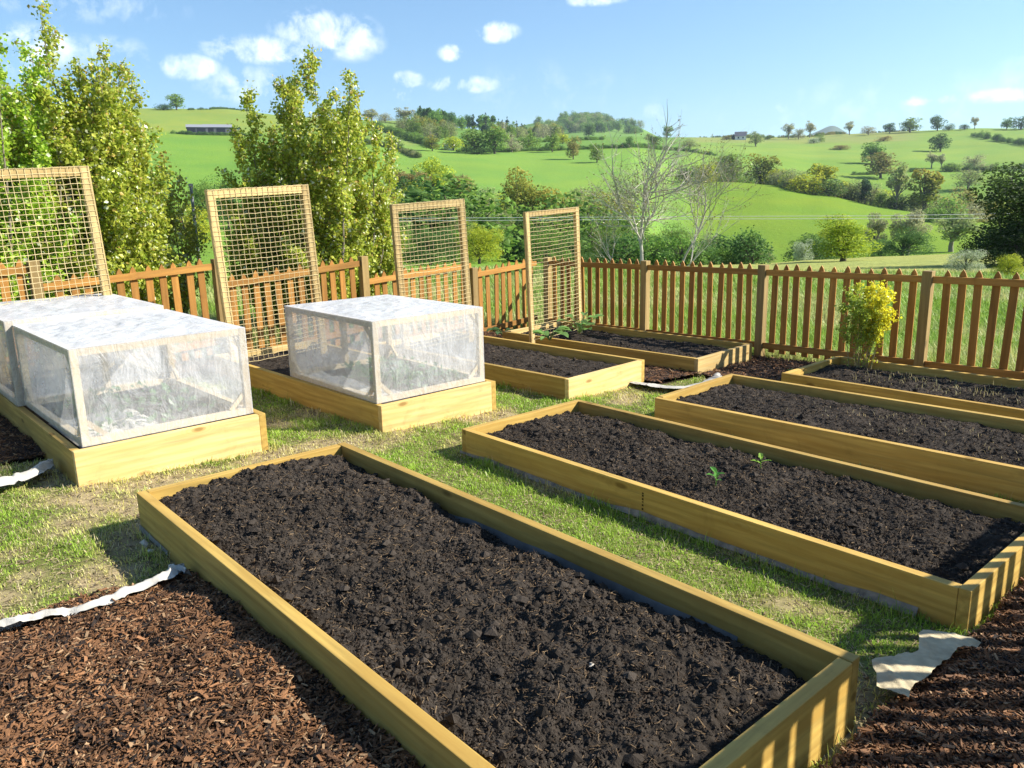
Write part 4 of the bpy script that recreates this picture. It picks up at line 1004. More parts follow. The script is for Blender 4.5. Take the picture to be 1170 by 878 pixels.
# --- foot of the bright field
T(1086, 288, 236, 62, 96, 122, 'willow', 'sparse', 'spreading pale green tree with visible trunk left of the big dark tree', None, 1)
T(1031, 295, 255, 62, 68, 100, 'dark', 'bush', 'dark rounded thicket at the foot of the bright field', None, 0)
T(1036, 294, 232, 46, 80, 100, 'pale', 'sparse', 'bare grey twigs rising from the dark rounded thicket', None, 3)
T(998, 297, 238, 34, 75, 100, 'pale', 'sparse', 'slender half bare tree between the yellow green tree and dark thicket', None, 4)
T(1005, 299, 272, 34, 66, 95, 'green', 'bush', 'green bush at the foot of the slender half bare tree', None, 5)
T(962, 304, 241, 86, 44, 60, 'lime', 'round', 'small yellow green tree with thin stems standing above the picket fence', None, 2)
T(925, 304, 262, 58, 56, 80, 'dark', 'bush', 'dark bush flecked with white left of the small yellow green tree', None, 6)
T(917, 303, 268, 22, 55, 75, 'blossom', 'bush', 'white flecked hawthorn at the left of the dark bush', None, 1)
T(945, 304, 256, 60, 62, 85, 'green', 'bush', 'deep green bush behind the small yellow green tree', None, 7)
T(878, 302, 278, 16, 55, 90, 'willow', 'bush', 'small olive bush in the corner of the bright field', None, 5)
T(848, 302, 268, 52, 60, 92, 'dark', 'bush', 'dark green bush at the right of the bare birch', None, 8)
T(812, 302, 262, 50, 60, 92, 'willow', 'bush', 'brownish bush behind the second bare tree', None, 6)
T(770, 302, 250, 60, 62, 95, 'green', 'bush', 'green thicket behind the base of the bare birch', None, 9)
# --- trees just outside, right
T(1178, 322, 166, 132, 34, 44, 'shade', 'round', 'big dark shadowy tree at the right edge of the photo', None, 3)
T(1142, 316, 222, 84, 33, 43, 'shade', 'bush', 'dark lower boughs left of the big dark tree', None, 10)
T(1102, 312, 287, 40, 27, 34, 'blossom', 'bush', 'white flowering hawthorn just beyond the picket fence', None, 2)
T(1152, 318, 298, 34, 22, 30, 'lime', 'bush', 'bright yellow green bush below the big dark tree', None, 3)
# --- middle valley
T(631, 174, 148, 19, 330, 420, 'green', 'round', 'green round tree on the upper hedge, left of the hedge trees', None, 4)
T(655, 182.5, 154, 18, 290, 345, 'bronze', 'round', 'bronze tree in the big field casting a long shadow', None, 2)
T(682, 187, 163, 19, 280, 340, 'green', 'round', 'dark green tree in the big field right of the bronze one', None, 5)
T(673, 158, 139.5, 15, 500, 700, 'dark', 'round', 'dark tree on the skyline under the wooded far hill', None, 4)
T(643, 166, 151, 20, 400, 520, 'lime', 'bush', 'yellowish bush behind the green round tree on the upper hedge', None, 4)
T(719, 169, 153, 13, 340, 440, 'dark', 'bush', 'small dark tree on the upper hedge behind the birch twigs', None, 11)
T(748, 169, 152, 17, 340, 440, 'dark', 'round', 'dark round tree on the upper hedge behind the birch top', None, 5)
T(762.5, 158, 141.5, 13, 560, 720, 'green', 'round', 'small skyline tree seen right of the birch top', None, 6)
T(741, 160, 150, 12, 500, 700, 'willow', 'bush', 'pale bush on the skyline behind the birch top', None, 7)
T(788, 170, 156, 24, 420, 560, 'willow', 'bush', 'olive hedge clump on the slope right of the birch', None, 8)
T(518, 172, 150, 30, 300, 345, 'lime', 'bush', 'yellow green trees beside the white cottage', None, 5)
T(494, 173, 153, 18, 320, 380, 'oak', 'round', 'yellowish oak left of the white cottage', None, 2)
T(452, 170, 152, 20, 300, 400, 'dark', 'bush', 'dark bush on the left hedge above the poplars', None, 12)
T(543, 176, 140, 32, 318, 345, 'green', 'round', 'tall grey green tree right of the white cottage, left of its twin', None, 7)
T(565, 176, 141, 34, 318, 345, 'green', 'round', 'tall grey green tree, right twin beside the white cottage', None, 8)
T(585, 174, 150, 26, 330, 360, 'pale', 'bush', 'pale scrub right of the twin grey green trees', None, 3)
T(604, 172, 150, 28, 335, 370, 'green', 'bush', 'green bush at the right end of the cottage wood', None, 13)
T(547, 179, 168, 34, 315, 335, 'dark', 'bush', 'dark low hedge bush under the twin grey green trees', None, 14)
# --- trees along the stream at the valley bottom
T(495, 236, 172, 50, 135, 175, 'lime', 'round', 'bright lime tree at the valley bottom above the third netted frame', None, 3)
T(468, 244, 188, 56, 128, 165, 'bronze', 'round', 'brown leafless tree left of the bright lime tree', None, 3)
T(526, 242, 193, 48, 128, 165, 'bronze', 'sparse', 'brown leafless tree right of the bright lime tree', None, 4)
T(597, 276, 184, 64, 108, 135, 'oak', 'round', 'big bronze topped oak between the two right netted frames', None, 3)
T(630, 278, 203, 58, 105, 132, 'oak', 'round', 'olive oak hugging the right side of the big bronze topped oak', None, 4)
T(553, 282, 208, 56, 100, 128, 'willow', 'round', 'grey willow left of the big bronze topped oak', None, 5)
T(660, 276, 204, 64, 100, 128, 'willow', 'round', 'olive green willow left of the birch', None, 6)
T(694, 286, 212, 66, 95, 122, 'oak', 'bush', 'bronze tinged tree at the foot of the birch, left side', None, 5)
T(722, 292, 236, 60, 80, 106, 'green', 'bush', 'dark thicket directly behind the birch trunk', None, 15)
T(674, 300, 246, 62, 70, 95, 'dark', 'bush', 'dark thicket right of the corner netted frame', None, 16)
T(640, 300, 236, 62, 72, 95, 'willow', 'bush', 'grey green bush seen behind the corner netted frame', None, 9)
T(572, 286, 228, 54, 84, 108, 'willow', 'bush', 'pale stemmed willow between the two right netted frames', None, 7)
T(612, 294, 236, 58, 78, 98, 'dark', 'bush', 'shady dark bush behind the left post of the corner netted frame', None, 8)
T(548, 304, 246, 52, 44, 66, 'lime', 'bush', 'bright yellow green bush right of the third netted frame', None, 6)
T(512, 298, 214, 74, 64, 90, 'green', 'bush', 'green tree behind the third netted frame', None, 9)
T(470, 300, 204, 72, 60, 90, 'lime', 'bush', 'yellowish green thicket between the right poplar clump and third netted frame', None, 7)
T(438, 296, 222, 60, 68, 98, 'green', 'bush', 'green thicket partly behind the right poplar clump', None, 17)
T(452, 306, 246, 60, 40, 60, 'green', 'bush', 'green bush low behind the right poplar clump, nearest the fence', None, 22)
T(492, 306, 252, 62, 38, 56, 'dark', 'bush', 'dark bush behind the third netted frame, nearest the fence', None, 23)
T(528, 305, 232, 44, 48, 70, 'willow', 'bush', 'greyish bush between the green tree and the yellow green bush', None, 24)
T(625, 306, 256, 56, 42, 62, 'green', 'bush', 'green bush low behind the corner netted frame', None, 25)
T(655, 306, 262, 60, 44, 62, 'dark', 'bush', 'dark bush at the fence corner behind the netted frame', None, 26)
T(700, 304, 250, 56, 50, 70, 'green', 'bush', 'green bush left of the birch trunk', None, 27)
T(745, 303, 262, 56, 55, 78, 'dark', 'bush', 'dark bush right of the birch trunk', None, 28)
T(236, 250, 196, 46, 110, 165, 'green', 'bush', 'green thicket in the gap between the poplar clumps', None, 18)
T(262, 262, 190, 40, 110, 160, 'dark', 'bush', 'darker thicket at the right of the gap between the poplar clumps', None, 19)
T(222, 280, 226, 50, 60, 100, 'lime', 'bush', 'bright scrub low in the gap between the poplar clumps', None, 8)
# --- skyline on the left
T(202, 126, 105, 21, 520, 640, 'green', 'round', 'lone round tree on the left skyline above the farm sheds', None, 10)
T(187, 126, 117, 20, 540, 640, 'dark', 'bush', 'low dark bush left of the lone skyline tree', None, 20)
T(425, 141, 122, 26, 500, 620, 'pale', 'sparse', 'bare pale tree on the skyline right of the poplar clump', None, 3)
T(463, 142, 120, 26, 500, 620, 'pale', 'sparse', 'bare pale trees at the left end of the skyline wood', None, 4)
T(440, 140, 128, 22, 500, 620, 'pale', 'bush', 'pale scrub between the bare skyline trees', None, 5)
# --- hedges and woods (each one continuous mass)
def merge_trees(name, items, label, cat, kind=None):
    ac = Acc(); tr = Acc()
    for (p, H, Wm, k, f, lod, var, rz) in items:
        _, _, t_, c_ = proto(k, f, lod, var); frm = {'round': .80, 'tall': .56, 'bush': .98, 'sparse': .74, 'cone': .44}[f]; s = Wm/frm
        c, sn = math.cos(rz), math.sin(rz)
        for src, dst in ((c_, ac), (t_, tr)):
            V, Fs, M, C = src.get()
            W_ = np.stack([(V[:, 0]*c-V[:, 1]*sn)*s+p[0], (V[:, 0]*sn+V[:, 1]*c)*s+p[1], V[:, 2]*H+p[2]], -1)
            base_n = dst.n; first = True
            for F_ in Fs:
                if first: dst.add(W_, F_, C, 0 if dst is ac else 1); first = False
                else: dst.F.setdefault(F_.shape[1], []).append(F_+base_n); dst.M.setdefault(F_.shape[1], []).append(np.zeros(len(F_)))
    V1, F1, M1, C1 = ac.get(); V2, F2_, M2, C2 = tr.get()
    fin = Acc(); fin.V = [V1, V2]; fin.C = [C1, C2]; fin.n = len(V1)+len(V2)
    o = np_mesh(name, np.concatenate([V1, V2]), F1+[f+len(V1) for f in F2_], [MFAR, MBARK], None, np.concatenate([M1*0, M2*0+1]), np.concatenate([C1, C2]))
    return tag(o, label, cat, None, kind)
def hedge(pts, r0, r1, hm, label, kinds=('dark',), seed=1, gap=0.0, width=1.3, name='hedge'):
    rr = random.Random(seed); P = [land_hit(x, y, r0, r1)[0] for x, y in pts]; items = []
    for a, b in zip(P[:-1], P[1:]):
        L = np.linalg.norm(b-a); n = max(1, int(L/(hm*.62)))
        for i in range(n):
            if rr.random() < gap: continue
            t = (i+rr.random()*.6)/n; p = a+(b-a)*t; p[2] = float(land_z(p[0], p[1]))-.1; h = hm*rr.uniform(.65, 1.35)
            items.append((p, h, h*width*rr.uniform(.8, 1.3), rr.choice(kinds), 'bush', 2, rr.randrange(3), rr.uniform(0, 6.28)))
    return merge_trees(name, items, label, 'hedge')
hedge([(423, 146), (445, 152), (463, 158), (478, 163), (497, 170)], 300, 470, 3.6, 'dark hedge running down the hillside left of the skyline wood', ('dark', 'green'), 1)
hedge([(395, 150), (430, 165), (455, 172), (478, 181)], 240, 330, 2.2, 'low hedge below the hillside hedge near the poplars', ('dark', 'willow'), 12)
hedge([(520, 175), (560, 174.5), (600, 173), (640, 172), (680, 170.5), (720, 168.5), (770, 170), (820, 172)], 325, 400, 2.0, 'long dark hedge across the middle of the far fields', ('dark', 'dark', 'green'), 2)
hedge([(560, 171), (600, 166), (640, 162), (690, 160)], 420, 620, 2.2, 'thin hedge on the field below the far wooded hill', ('dark', 'green'), 3)
hedge([(1106, 155.5), (1122, 158), (1140, 161.5), (1160, 165), (1185, 168)], 500, 660, 4.5, 'row of dark hedgerow shrubs slanting down the upper right field', ('dark', 'green'), 4, .25, 1.0)
hedge([(1078, 195.5), (1100, 196), (1130, 196), (1160, 194), (1190, 192)], 360, 460, 3.0, 'hedge along the slope below the pale thicket', ('dark', 'willow', 'green'), 5)
hedge([(876, 214), (910, 219), (945, 224), (970, 229), (1000, 234), (1030, 238), (1065, 243)], 225, 275, 5.0, 'ragged hedge along the crest of the bright field', ('dark', 'green', 'willow', 'lime', 'willow'), 6, .04, 1.5)
hedge([(800, 158.5), (830, 158), (860, 158), (900, 157.5), (930, 156.5), (965, 154.5)], 640, 800, 2.6, 'low hedge along the right skyline by the houses', ('dark', 'bronze', 'green'), 7, .25)
hedge([(195, 152.5), (225, 154.5), (262, 155), (300, 156)], 380, 470, 1.8, 'low hedge in front of the farm sheds', ('dark', 'green'), 8)
hedge([(215, 126), (240, 125.5), (265, 126), (290, 127)], 540, 640, 1.6, 'thin hedge on the left skyline', ('dark',), 9, .4)
hedge([(990, 152), (1020, 151), (1050, 149.5)], 640, 740, 1.5, 'thin hedge under the three dark ridge trees', ('dark', 'bronze'), 10, .2)
hedge([(800, 214), (850, 214), (900, 221), (960, 229), (1010, 238), (1060, 246), (1110, 252), (1160, 255)], 255, 300, 5.5, 'second ragged hedge just behind the crest of the bright field', ('willow', 'green', 'lime', 'oak', 'pale'), 31, .1, 1.4)
hedge([(1068, 262), (1090, 256), (1120, 252), (1150, 250)], 190, 240, 5.0, 'scrubby hedge end beside the big dark tree', ('willow', 'bronze', 'pale', 'green'), 32, .05, 1.3)
hedge([(975, 200), (1005, 199), (1035, 197), (1060, 196)], 330, 430, 1.6, 'low field hedge behind the bronze tree', ('dark', 'green'), 13, .15)
hedge([(700, 304), (740, 304), (790, 304), (840, 303), (872, 303)], 45, 70, 1.8, 'dark bramble hedge along the foot of the bare birch field', ('dark', 'green', 'dark'), 11, .1, 1.4)
hedge([(425, 300), (450, 299), (480, 299), (510, 299), (535, 300)], 50, 80, 4.6, 'tangled green thicket along the stream behind the third netted frame', ('green', 'willow', 'lime', 'dark'), 21, 0, 1.5, 'thicket')
hedge([(602, 300), (630, 300), (660, 301), (700, 302), (735, 302)], 56, 85, 4.4, 'tangled green thicket along the stream behind the corner netted frame', ('green', 'dark', 'willow', 'dark'), 22, 0, 1.5, 'thicket')
hedge([(440, 262), (480, 262), (520, 262), (560, 264), (600, 266), (640, 266), (680, 268), (710, 270)], 100, 140, 8.0, 'belt of scrub between the big valley trees', ('green', 'willow', 'oak', 'lime', 'dark'), 23, .05, 1.4, 'thicket')
def wood(region, n, label, seed, r0, r1, hh, kinds):
    rr = random.Random(seed); items = []
    for i in range(n):
        x0, y0, x1, y1 = region[rr.randrange(len(region))]; x = rr.uniform(x0, x1); y = rr.uniform(y0, y1)
        p, r = land_hit(x, y, r0, r1); H = hh*rr.uniform(.7, 1.2); k, f = rr.choice(kinds)
        items.append((p-np.array([0, 0, .3]), H, H*{'round': .8, 'bush': 1.1, 'cone': .42, 'tall': .55, 'sparse': .7}[f], k, f, 2, rr.randrange(3), rr.uniform(0, 6.28)))
    return merge_trees('woodland', items, label, 'wood', 'stuff')
wood([(470, 139, 500, 145), (485, 139, 520, 150), (500, 143, 560, 152), (550, 147, 600, 154)], 60, 'mixed dark wood along the middle skyline', 3, 440, 640, 11, [('dark', 'round'), ('conifer', 'cone'), ('green', 'round'), ('conifer', 'cone'), ('dark', 'tall')])
wood([(470, 148, 500, 160), (485, 150, 515, 162), (455, 145, 480, 152)], 34, 'pale green wood on the hillside above the white cottage', 4, 360, 480, 9, [('green', 'round'), ('willow', 'bush'), ('oak', 'round'), ('green', 'bush')])
wood([(560, 154, 630, 160), (600, 153, 640, 158)], 40, 'lighter mixed wood on the right half of the middle skyline', 5, 440, 640, 9, [('green', 'round'), ('willow', 'bush'), ('pale', 'bush'), ('green', 'tall'), ('oak', 'bush')])
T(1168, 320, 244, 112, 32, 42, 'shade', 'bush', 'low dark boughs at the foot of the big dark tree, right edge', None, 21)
wood([(612, 142, 735, 154), (640, 137, 700, 150), (655, 136, 690, 142)], 170, 'distant hill covered with hazy woodland', 6, 1000, 1340, 13, [('green', 'bush'), ('willow', 'bush'), ('green', 'round'), ('dark', 'bush')])
# far blue hill
n = 40; xs = np.linspace(915, 992, n); prof = 157-13*np.exp(-((xs-951)/17)**2)-2*np.exp(-((xs-930)/10)**2)
V = []
for x, y in zip(xs, prof):
    a = az_of(x); h = F2*math.cos(a)+R2*math.sin(a)
    for rr_, yy in ((2400, 172), (2700, y), (3000, 172)):
        d = ray(x, yy); V.append([h[0]*rr_, h[1]*rr_, HC+rr_*d[2]/math.hypot(d[0], d[1])])
F = [[3*i+q, 3*i+q+1, 3*i+q+4, 3*i+q+3] for i in range(n-1) for q in (0, 1)]
tag(np_mesh('distant_hill', np.array(V), np.array(F), [plain('moorland', (.10, .14, .09), .9, .05, .01, .2)], smooth=True), 'far bluish hill on the horizon', 'hill', None, 'structure')

# ------------------------------------------------------------------ poplar clumps behind the left fence
def poplar(p, H, spread, nst, nleaf, label, seed, cols, lean=0.0):
    rng = np.random.default_rng(seed); t = thing('poplar', label, 'tree', p, (0, 0, 0), 'young poplars behind the left fence'); nst += 4; nleaf *= 1.75; tr = Acc(); LC = []; LD = []; LT = []
    for s in range(nst):
        a = s*2.4+rng.uniform(-.4, .4); o = .18*math.sqrt(s+.3)*min(1, spread); q = spread*rng.uniform(.3, 1.0) if s else .08
        h = H*(1.0 if s == 0 else rng.uniform(.55, .95)); n = 14; tt = np.linspace(0, 1, n)[:, None]
        P = np.array([math.cos(a)*o*.5, math.sin(a)*o*.5, 0])+np.concatenate([np.cos(a)*q*tt**.75, np.sin(a)*q*tt**.75, h*tt], 1)
        P[:, :2] += np.cumsum(rng.normal(0, .018, (n, 2)), 0); tube(tr, P, np.linspace(.024*H/4, .0025, n), 6, np.array([.20, .17, .12])*rng.uniform(.8, 1.2))
        nb = int(24*h/4)
        for b in range(nb):
            f = .10+.88*(b+rng.random())/nb; i = f*(n-1); k = min(int(i), n-2); c = P[k]*(1-i+k)+P[k+1]*(i-k)
            ba = rng.uniform(0, 6.28); bl = (.13+.92*(1-f)**.9)*rng.uniform(.6, 1.15)*spread**.3; up = rng.uniform(.75, 1.5)
            d = np.array([math.cos(ba), math.sin(ba), up]); d /= np.linalg.norm(d); m = 6; u2 = np.linspace(0, 1, m)[:, None]
            B = c+d*bl*u2+np.array([0, 0, .22])*bl*u2**2; tube(tr, B, np.linspace(.0065*(1-f)+.002, .0012, m), 4, (.22, .18, .12))
            nl = int(1.55*nleaf/(nst*nb)*(bl/.45+.3)); w = rng.random(nl)**.8; ii = w*(m-1); kk = np.minimum(ii.astype(int), m-2); ff = (ii-kk)[:, None]
            C = B[kk]*(1-ff)+B[kk+1]*ff+rng.normal(0, .042, (nl, 3)); LC.append(C); LD.append(unit(C-c+rng.normal(0, .1, (nl, 3)))); LT.append(np.full(nl, f)*.6+w*.4)
    C = np.concatenate(LC); D = np.concatenate(LD); Tn = np.concatenate(LT); n = len(C)
    N = unit(rng.normal(size=(n, 3))+np.array([0, 0, .35])); mixv = np.clip(rng.normal(.45, .3, n), 0, 1)[:, None]
    c = cols[0]*(1-mixv)+cols[1]*mixv; br = (rng.random(n) < .025+.20*np.clip((Tn-.72)/.28, 0, 1))[:, None]; c = np.where(br, cols[2]*rng.uniform(.7, 1.2, (n, 1)), c)
    c = np.where(rng.random((n, 1)) < .05, np.array([.70, .72, .52]), c)  # glints on the glossy foliage painted in: a few leaves coloured whitish
    cr = Acc(); leaves(cr, C, N, rng.uniform(.030, .064, n)*np.where(Tn > .85, .8, 1), c*rng.uniform(.75, 1.25, (n, 1)), rng, .80, 0, D+rng.normal(0, .5, (n, 3))+np.array([0, 0, -.5]), .10)
    tr.build('trunk', [MBARK], t); cr.build('crown', [MLEAF], t)
PC1 = (np.array([.25, .35, .032]), np.array([.62, .62, .10]), np.array([.55, .40, .11]))
PC2 = (np.array([.22, .40, .028]), np.array([.50, .62, .07]), np.array([.38, .32, .08]))
PC3 = (np.array([.28, .33, .036]), np.array([.54, .50, .10]), np.array([.42, .25, .08]))
def spot(x, r): 
    p = at(x, r, 290); p[2] = float(land_z(p[0], p[1])) if r > 11 else gz(p[0], p[1])-.05; return p
def top_h(p, x, y): d = ray(x, y); return HC+math.hypot(p[0], p[1])*d[2]/math.hypot(d[0], d[1])-p[2]
for (x, r, yt, sp, ns, nl, lab, sd, cc) in (
    (92, 10.6, 14, .62, 8, 15000, 'tallest poplar of the left clump, bronze at its tip', 1, PC1), (-8, 10.2, 30, .75, 8, 13000, 'bright green poplar cut by the left edge of the photo', 2, PC2),
    (150, 11.0, 60, .62, 7, 12000, 'poplar on the right side of the left clump, tip lower than its neighbour', 3, PC1), (38, 11.4, 70, .6, 6, 9000, 'poplar filling the back of the left clump', 4, PC2),
    (205, 11.6, 178, .26, 1, 1800, 'thin young poplar with bronze tips at the right of the left clump', 5, PC3),
    (372, 11.2, 54, .58, 8, 15000, 'tallest poplar of the right clump behind the second netted frame', 6, PC1), (312, 11.4, 104, .44, 5, 11000, 'poplar on the left side of the right clump', 7, PC1), (415, 12.0, 112, .50, 6, 9500, 'poplar on the right side of the right clump, beside the view', 8, PC1),
    (345, 12.2, 110, .45, 6, 8000, 'poplar at the back of the right clump', 9, PC3)):
    p = spot(x, r); poplar(p, top_h(p, x, yt), sp, ns, nl, lab, sd, cc)
# ------------------------------------------------------------------ bare trees beyond the corner
def bare_tree(p, H, label, seed, col, lean, levels=4, nfork=3, r0=.055, buds=.4, fork=.32, spread=.5):
    rng = np.random.default_rng(seed); t = thing('bare_tree', label, 'tree', p, (0, 0, 0)); tr = Acc(); bd = []
    def grow(b, d, L, r, lv):
        n = 7; P = [np.array(b)]; dd = np.array(d)
        for i in range(n-1): dd = unit(dd+rng.normal(0, .085, 3)+np.array([0, 0, .03])); P.append(P[-1]+dd*L/(n-1))
        P = np.array(P); tube(tr, P, np.linspace(r, r*.62 if lv < levels else r*.3, n), 7 if lv < 2 else 4, np.array(col)*rng.uniform(.8, 1.15))
        if lv >= levels:
            for q in P[2:]: bd.append(q)
            return
        m = nfork if lv else nfork+2
        for k in range(m+ (2 if lv > 0 else 0)):
            f = rng.uniform(.35, 1) if lv else rng.uniform(.72, 1.0)
            if k == 0: f = 1
            i = f*(n-1); j = min(int(i), n-2); c = P[j]*(1-i+j)+P[j+1]*(i-j); sp = spread*(.35 if k == 0 else 1)
            nd = unit(dd+unit(rng.normal(size=3))*sp+np.array([0, 0, .18])); grow(c, nd, L*rng.uniform(.58, .85)*(1.25 if lv == 0 else 1), r*(.66 if k == 0 else .46), lv+1)
    grow((0, 0, -.1), unit(np.array([lean[0], lean[1], 1.])), H*fork, r0*H/5, 0)
    sc_ = (H+.1)/max(float(v_[:, 2].max()) for v_ in tr.V)
    tp = np.array(bd); sh = (tp[:, :2].mean(0)/tp[:, 2].mean())-np.array(lean)*.6      # keep the crown over its foot
    for v_ in tr.V+[tp]: v_[:, :2] -= v_[:, 2:3]*sh
    bd = list(tp); tr.V = [v_*sc_ for v_ in tr.V]
    tr.build('trunk', [MBARK], t)
    B = np.array(bd)*sc_; k = rng.random(len(B)) < buds; B = B[k]+rng.normal(0, .02, (k.sum(), 3)); cr = Acc()
    leaves(cr, B, rng.normal(size=(len(B), 3)), rng.uniform(.03, .06, len(B)), np.array([.22, .20, .06])*rng.uniform(.7, 1.2, (len(B), 1)), rng); cr.build('crown', [MLEAF], t)
p = spot(738, 21); bare_tree(p, top_h(p, 738, 122), 'leafless pale birch standing alone beyond the fence corner', 12, (.46, .425, .35), (0, 0), 4, 4, .046, .25, .20, 1.15)
p = spot(776, 24); bare_tree(p, top_h(p, 800, 152), 'leaning half bare tree right of the birch', 5, (.36, .33, .26), (.34, .32), 4, 3, .032, .35, .24, 1.0)
p = spot(768, 22); bare_tree(p, top_h(p, 800, 232), 'low bare branches spreading between the birch and leaning tree', 9, (.5, .46, .39), (.9, .85), 3, 3, .06, .3, .5, .7)
p = spot(715, 23); bare_tree(p, top_h(p, 700, 250), 'low bare sapling left of the birch trunk', 15, (.5, .46, .39), (-.6, -.55), 3, 3, .05, .3, .42, .7)

# ------------------------------------------------------------------ yellow bush in the corner of its bed
def yellow_bush():
    rng = np.random.default_rng(4); x, y = world_to_bed('E', gnd(983, 419, .16)); p = bed_surface('E', x, y)
    t = thing('flowering_bush', 'bright yellow leafed bush with bare stems in the timber bed by the fence', 'bush', p); st = Acc(); LC = []; sx = []
    H = .80
    for s in range(20):
        a = rng.uniform(0, 6.28); o = rng.uniform(0, .11); b = np.array([math.cos(a)*o, math.sin(a)*o, -.02]); q = rng.uniform(.03, .17)
        tip = b+np.array([math.cos(a)*q, math.sin(a)*q, H*rng.uniform(.72, 1.04)]); P = limb(st, b, tip, .0048, .0018, rng, 8, .06, np.array([.30, .25, .12])*rng.uniform(.7, 1.2), 5)
        for k in range(15):
            f = (1-.62*rng.random()**1.35)*7; j = min(int(f), 6); c = P[j]*(1-f+j)+P[j+1]*(f-j); d = unit(rng.normal(size=3)*[1, 1, .5]+[0, 0, .5])*rng.uniform(.04, .12)
            tube(st, [c, c+d*.5, c+d], [.0016, .0012, .0008], 3, (.3, .27, .1)); m = 26; w = rng.random((m, 1)); LC.append(c+d*w+rng.normal(0, .017, (m, 3)))
        m = 11; f = rng.uniform(.15, .55, m)*7; j = np.minimum(f.astype(int), 6); LC.append(P[j]+rng.normal(0, .02, (m, 3)))
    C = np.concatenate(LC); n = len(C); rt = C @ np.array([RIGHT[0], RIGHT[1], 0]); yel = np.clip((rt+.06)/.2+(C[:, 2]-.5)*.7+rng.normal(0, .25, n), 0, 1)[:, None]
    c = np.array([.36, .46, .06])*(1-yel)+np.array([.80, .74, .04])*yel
    cr = Acc(); leaves(cr, C, rng.normal(size=(n, 3))+[0, 0, .4], rng.uniform(.018, .036, n), c*rng.uniform(.75, 1.2, (n, 1)), rng, .7); st.build('stem', [MBARK], t); cr.build('foliage', [MLEAF], t)
yellow_bush()
def weeds(k, n, x0, x1, y0, y1, label, seed, col, hh):
    rng = np.random.default_rng(seed); x = rng.uniform(x0, x1, n); y = rng.uniform(y0, y1, n); z = soil_height(k, x, y)
    P = np.array([bed_pt(k, a, b, c) for a, b, c in zip(x, y, z)]); blades(P, rng.uniform(.4, 1, n)*hh, rng.uniform(.003, .006, n), rng.uniform(.2, 1.3, n), np.array(col)*rng.uniform(.7, 1.3, (n, 1)), rng, 'weeds', label)
weeds('E', 320, .5, 2.6, .35, 1.0, 'dry pale weeds scattered through the yellow bush bed', 3, (.38, .33, .16), .07)
weeds('C', 120, .9, 2.6, .3, .9, 'few dry straws on the empty middle bed', 4, (.36, .30, .16), .04)

# ------------------------------------------------------------------ pole, wires, farm buildings
p = spot(231, 12.5); t = thing('metal_pole', 'thin grey metal pole behind the left fence', 'pole', p); ac = Acc(); hP = top_h(p, 226, 212)
tube(ac, [[0, 0, -.2], [0, 0, hP]], .022, 10, (1, 1, 1)); ac.build('pole_shaft', [MMETAL], t, True); part('pole_cap', box_mesh('pole_cap', .05, .05, .05, MMETAL, .006), t, (0, 0, hP))
for n_, (ya, yb, lab) in enumerate(((247.5, 244.0, 'upper power line crossing the valley'), (250.5, 249.5, 'lower power line crossing the valley'))):
    pts = []
    for x, y in ((420, ya+2.5), (820, ya), (1000, ya-.6+n_*.3), (1170, yb), (1420, yb-9)):
        d = ray(x, y); pts.append(EYE+d*(33/(d @ FWD)))
    pts = np.array(pts); tq = np.linspace(0, 1, 40); L = np.linspace(0, 1, len(pts)); Q = np.stack([np.interp(tq, L, pts[:, i]) for i in range(3)], -1)
    ac = Acc(); tube(ac, Q, .011, 6, (1, 1, 1)); o = ac.build('power_line', [MWIRE], smooth=True); tag(o, lab, 'power line', 'power lines')
def gable(px, yb, r0, r1, w, dpt, hw, hr, wallm, roofm, label, name, opens, cat, yaw=None):
    p, r = land_hit(px, yb, r0, r1); face = math.atan2(-p[1], -p[0])+math.pi/2 if yaw is None else yaw      # long front turned to the garden
    t = thing(name, label, cat, p-np.array([0, 0, .2]), (0, 0, face)); b = bmesh.new()
    pr = [(-dpt/2, 0), (dpt/2, 0), (dpt/2, hw), (0, hw+hr), (-dpt/2, hw)]
    A = [b.verts.new((-w/2, y, z)) for y, z in pr]; B = [b.verts.new((w/2, y, z)) for y, z in pr]
    b.faces.new(A); b.faces.new(B[::-1])
    for i in (0, 1, 4): b.faces.new([A[i], B[i], B[(i+1) % 5], A[(i+1) % 5]])
    bmesh.ops.recalc_face_normals(b, faces=b.faces[:]); me = bpy.data.meshes.new('wall'); b.to_mesh(me); b.free(); me.materials.append(wallm); part('wall', me, t)
    sl = math.atan2(hr, dpt/2); ln = math.hypot(hr, dpt/2)+.4
    for s in (-1, 1):
        part('roof', box_mesh('roof', w+.8, ln, .18, roofm, .02), t, (0, s*(dpt/4+.12*math.cos(sl)), hw+hr/2+.11-.1*math.sin(sl)), (-s*sl, 0, 0))
    for x, z, ww, hh in opens:
        part('opening', box_mesh('opening', ww, .16, hh, MDARK, .01), t, (x, -dpt/2-.05, z), (0, 0, 0)); part('opening', box_mesh('opening', ww, .16, hh, MDARK, .01), t, (x, dpt/2+.05, z), (0, 0, 0))
    return t
gable(226, 152.8, 395, 440, 9.5, 9, 2.7, 1.5, MSLATE, MROOF, 'grey farm shed on the left hillside, left of two', 'farm_shed', [(-2.6, 1.4, 3.6, 2.0), (1.8, 1.4, 3.8, 2.0)], 'shed')
gable(249, 152.8, 395, 440, 13, 9, 2.7, 1.6, MSLATE, MROOF, 'grey farm shed on the left hillside, right of two', 'farm_shed', [(-3.6, 1.4, 3.6, 2.0), (1.6, 1.4, 3.8, 2.0)], 'shed')
gable(513, 171.5, 322, 370, 4.0, 3.4, 1.6, .9, MWALLW, MWALLW, 'small white cottage beside the middle wood', 'cottage', [(1.2, 1.2, .7, .9)], 'house')
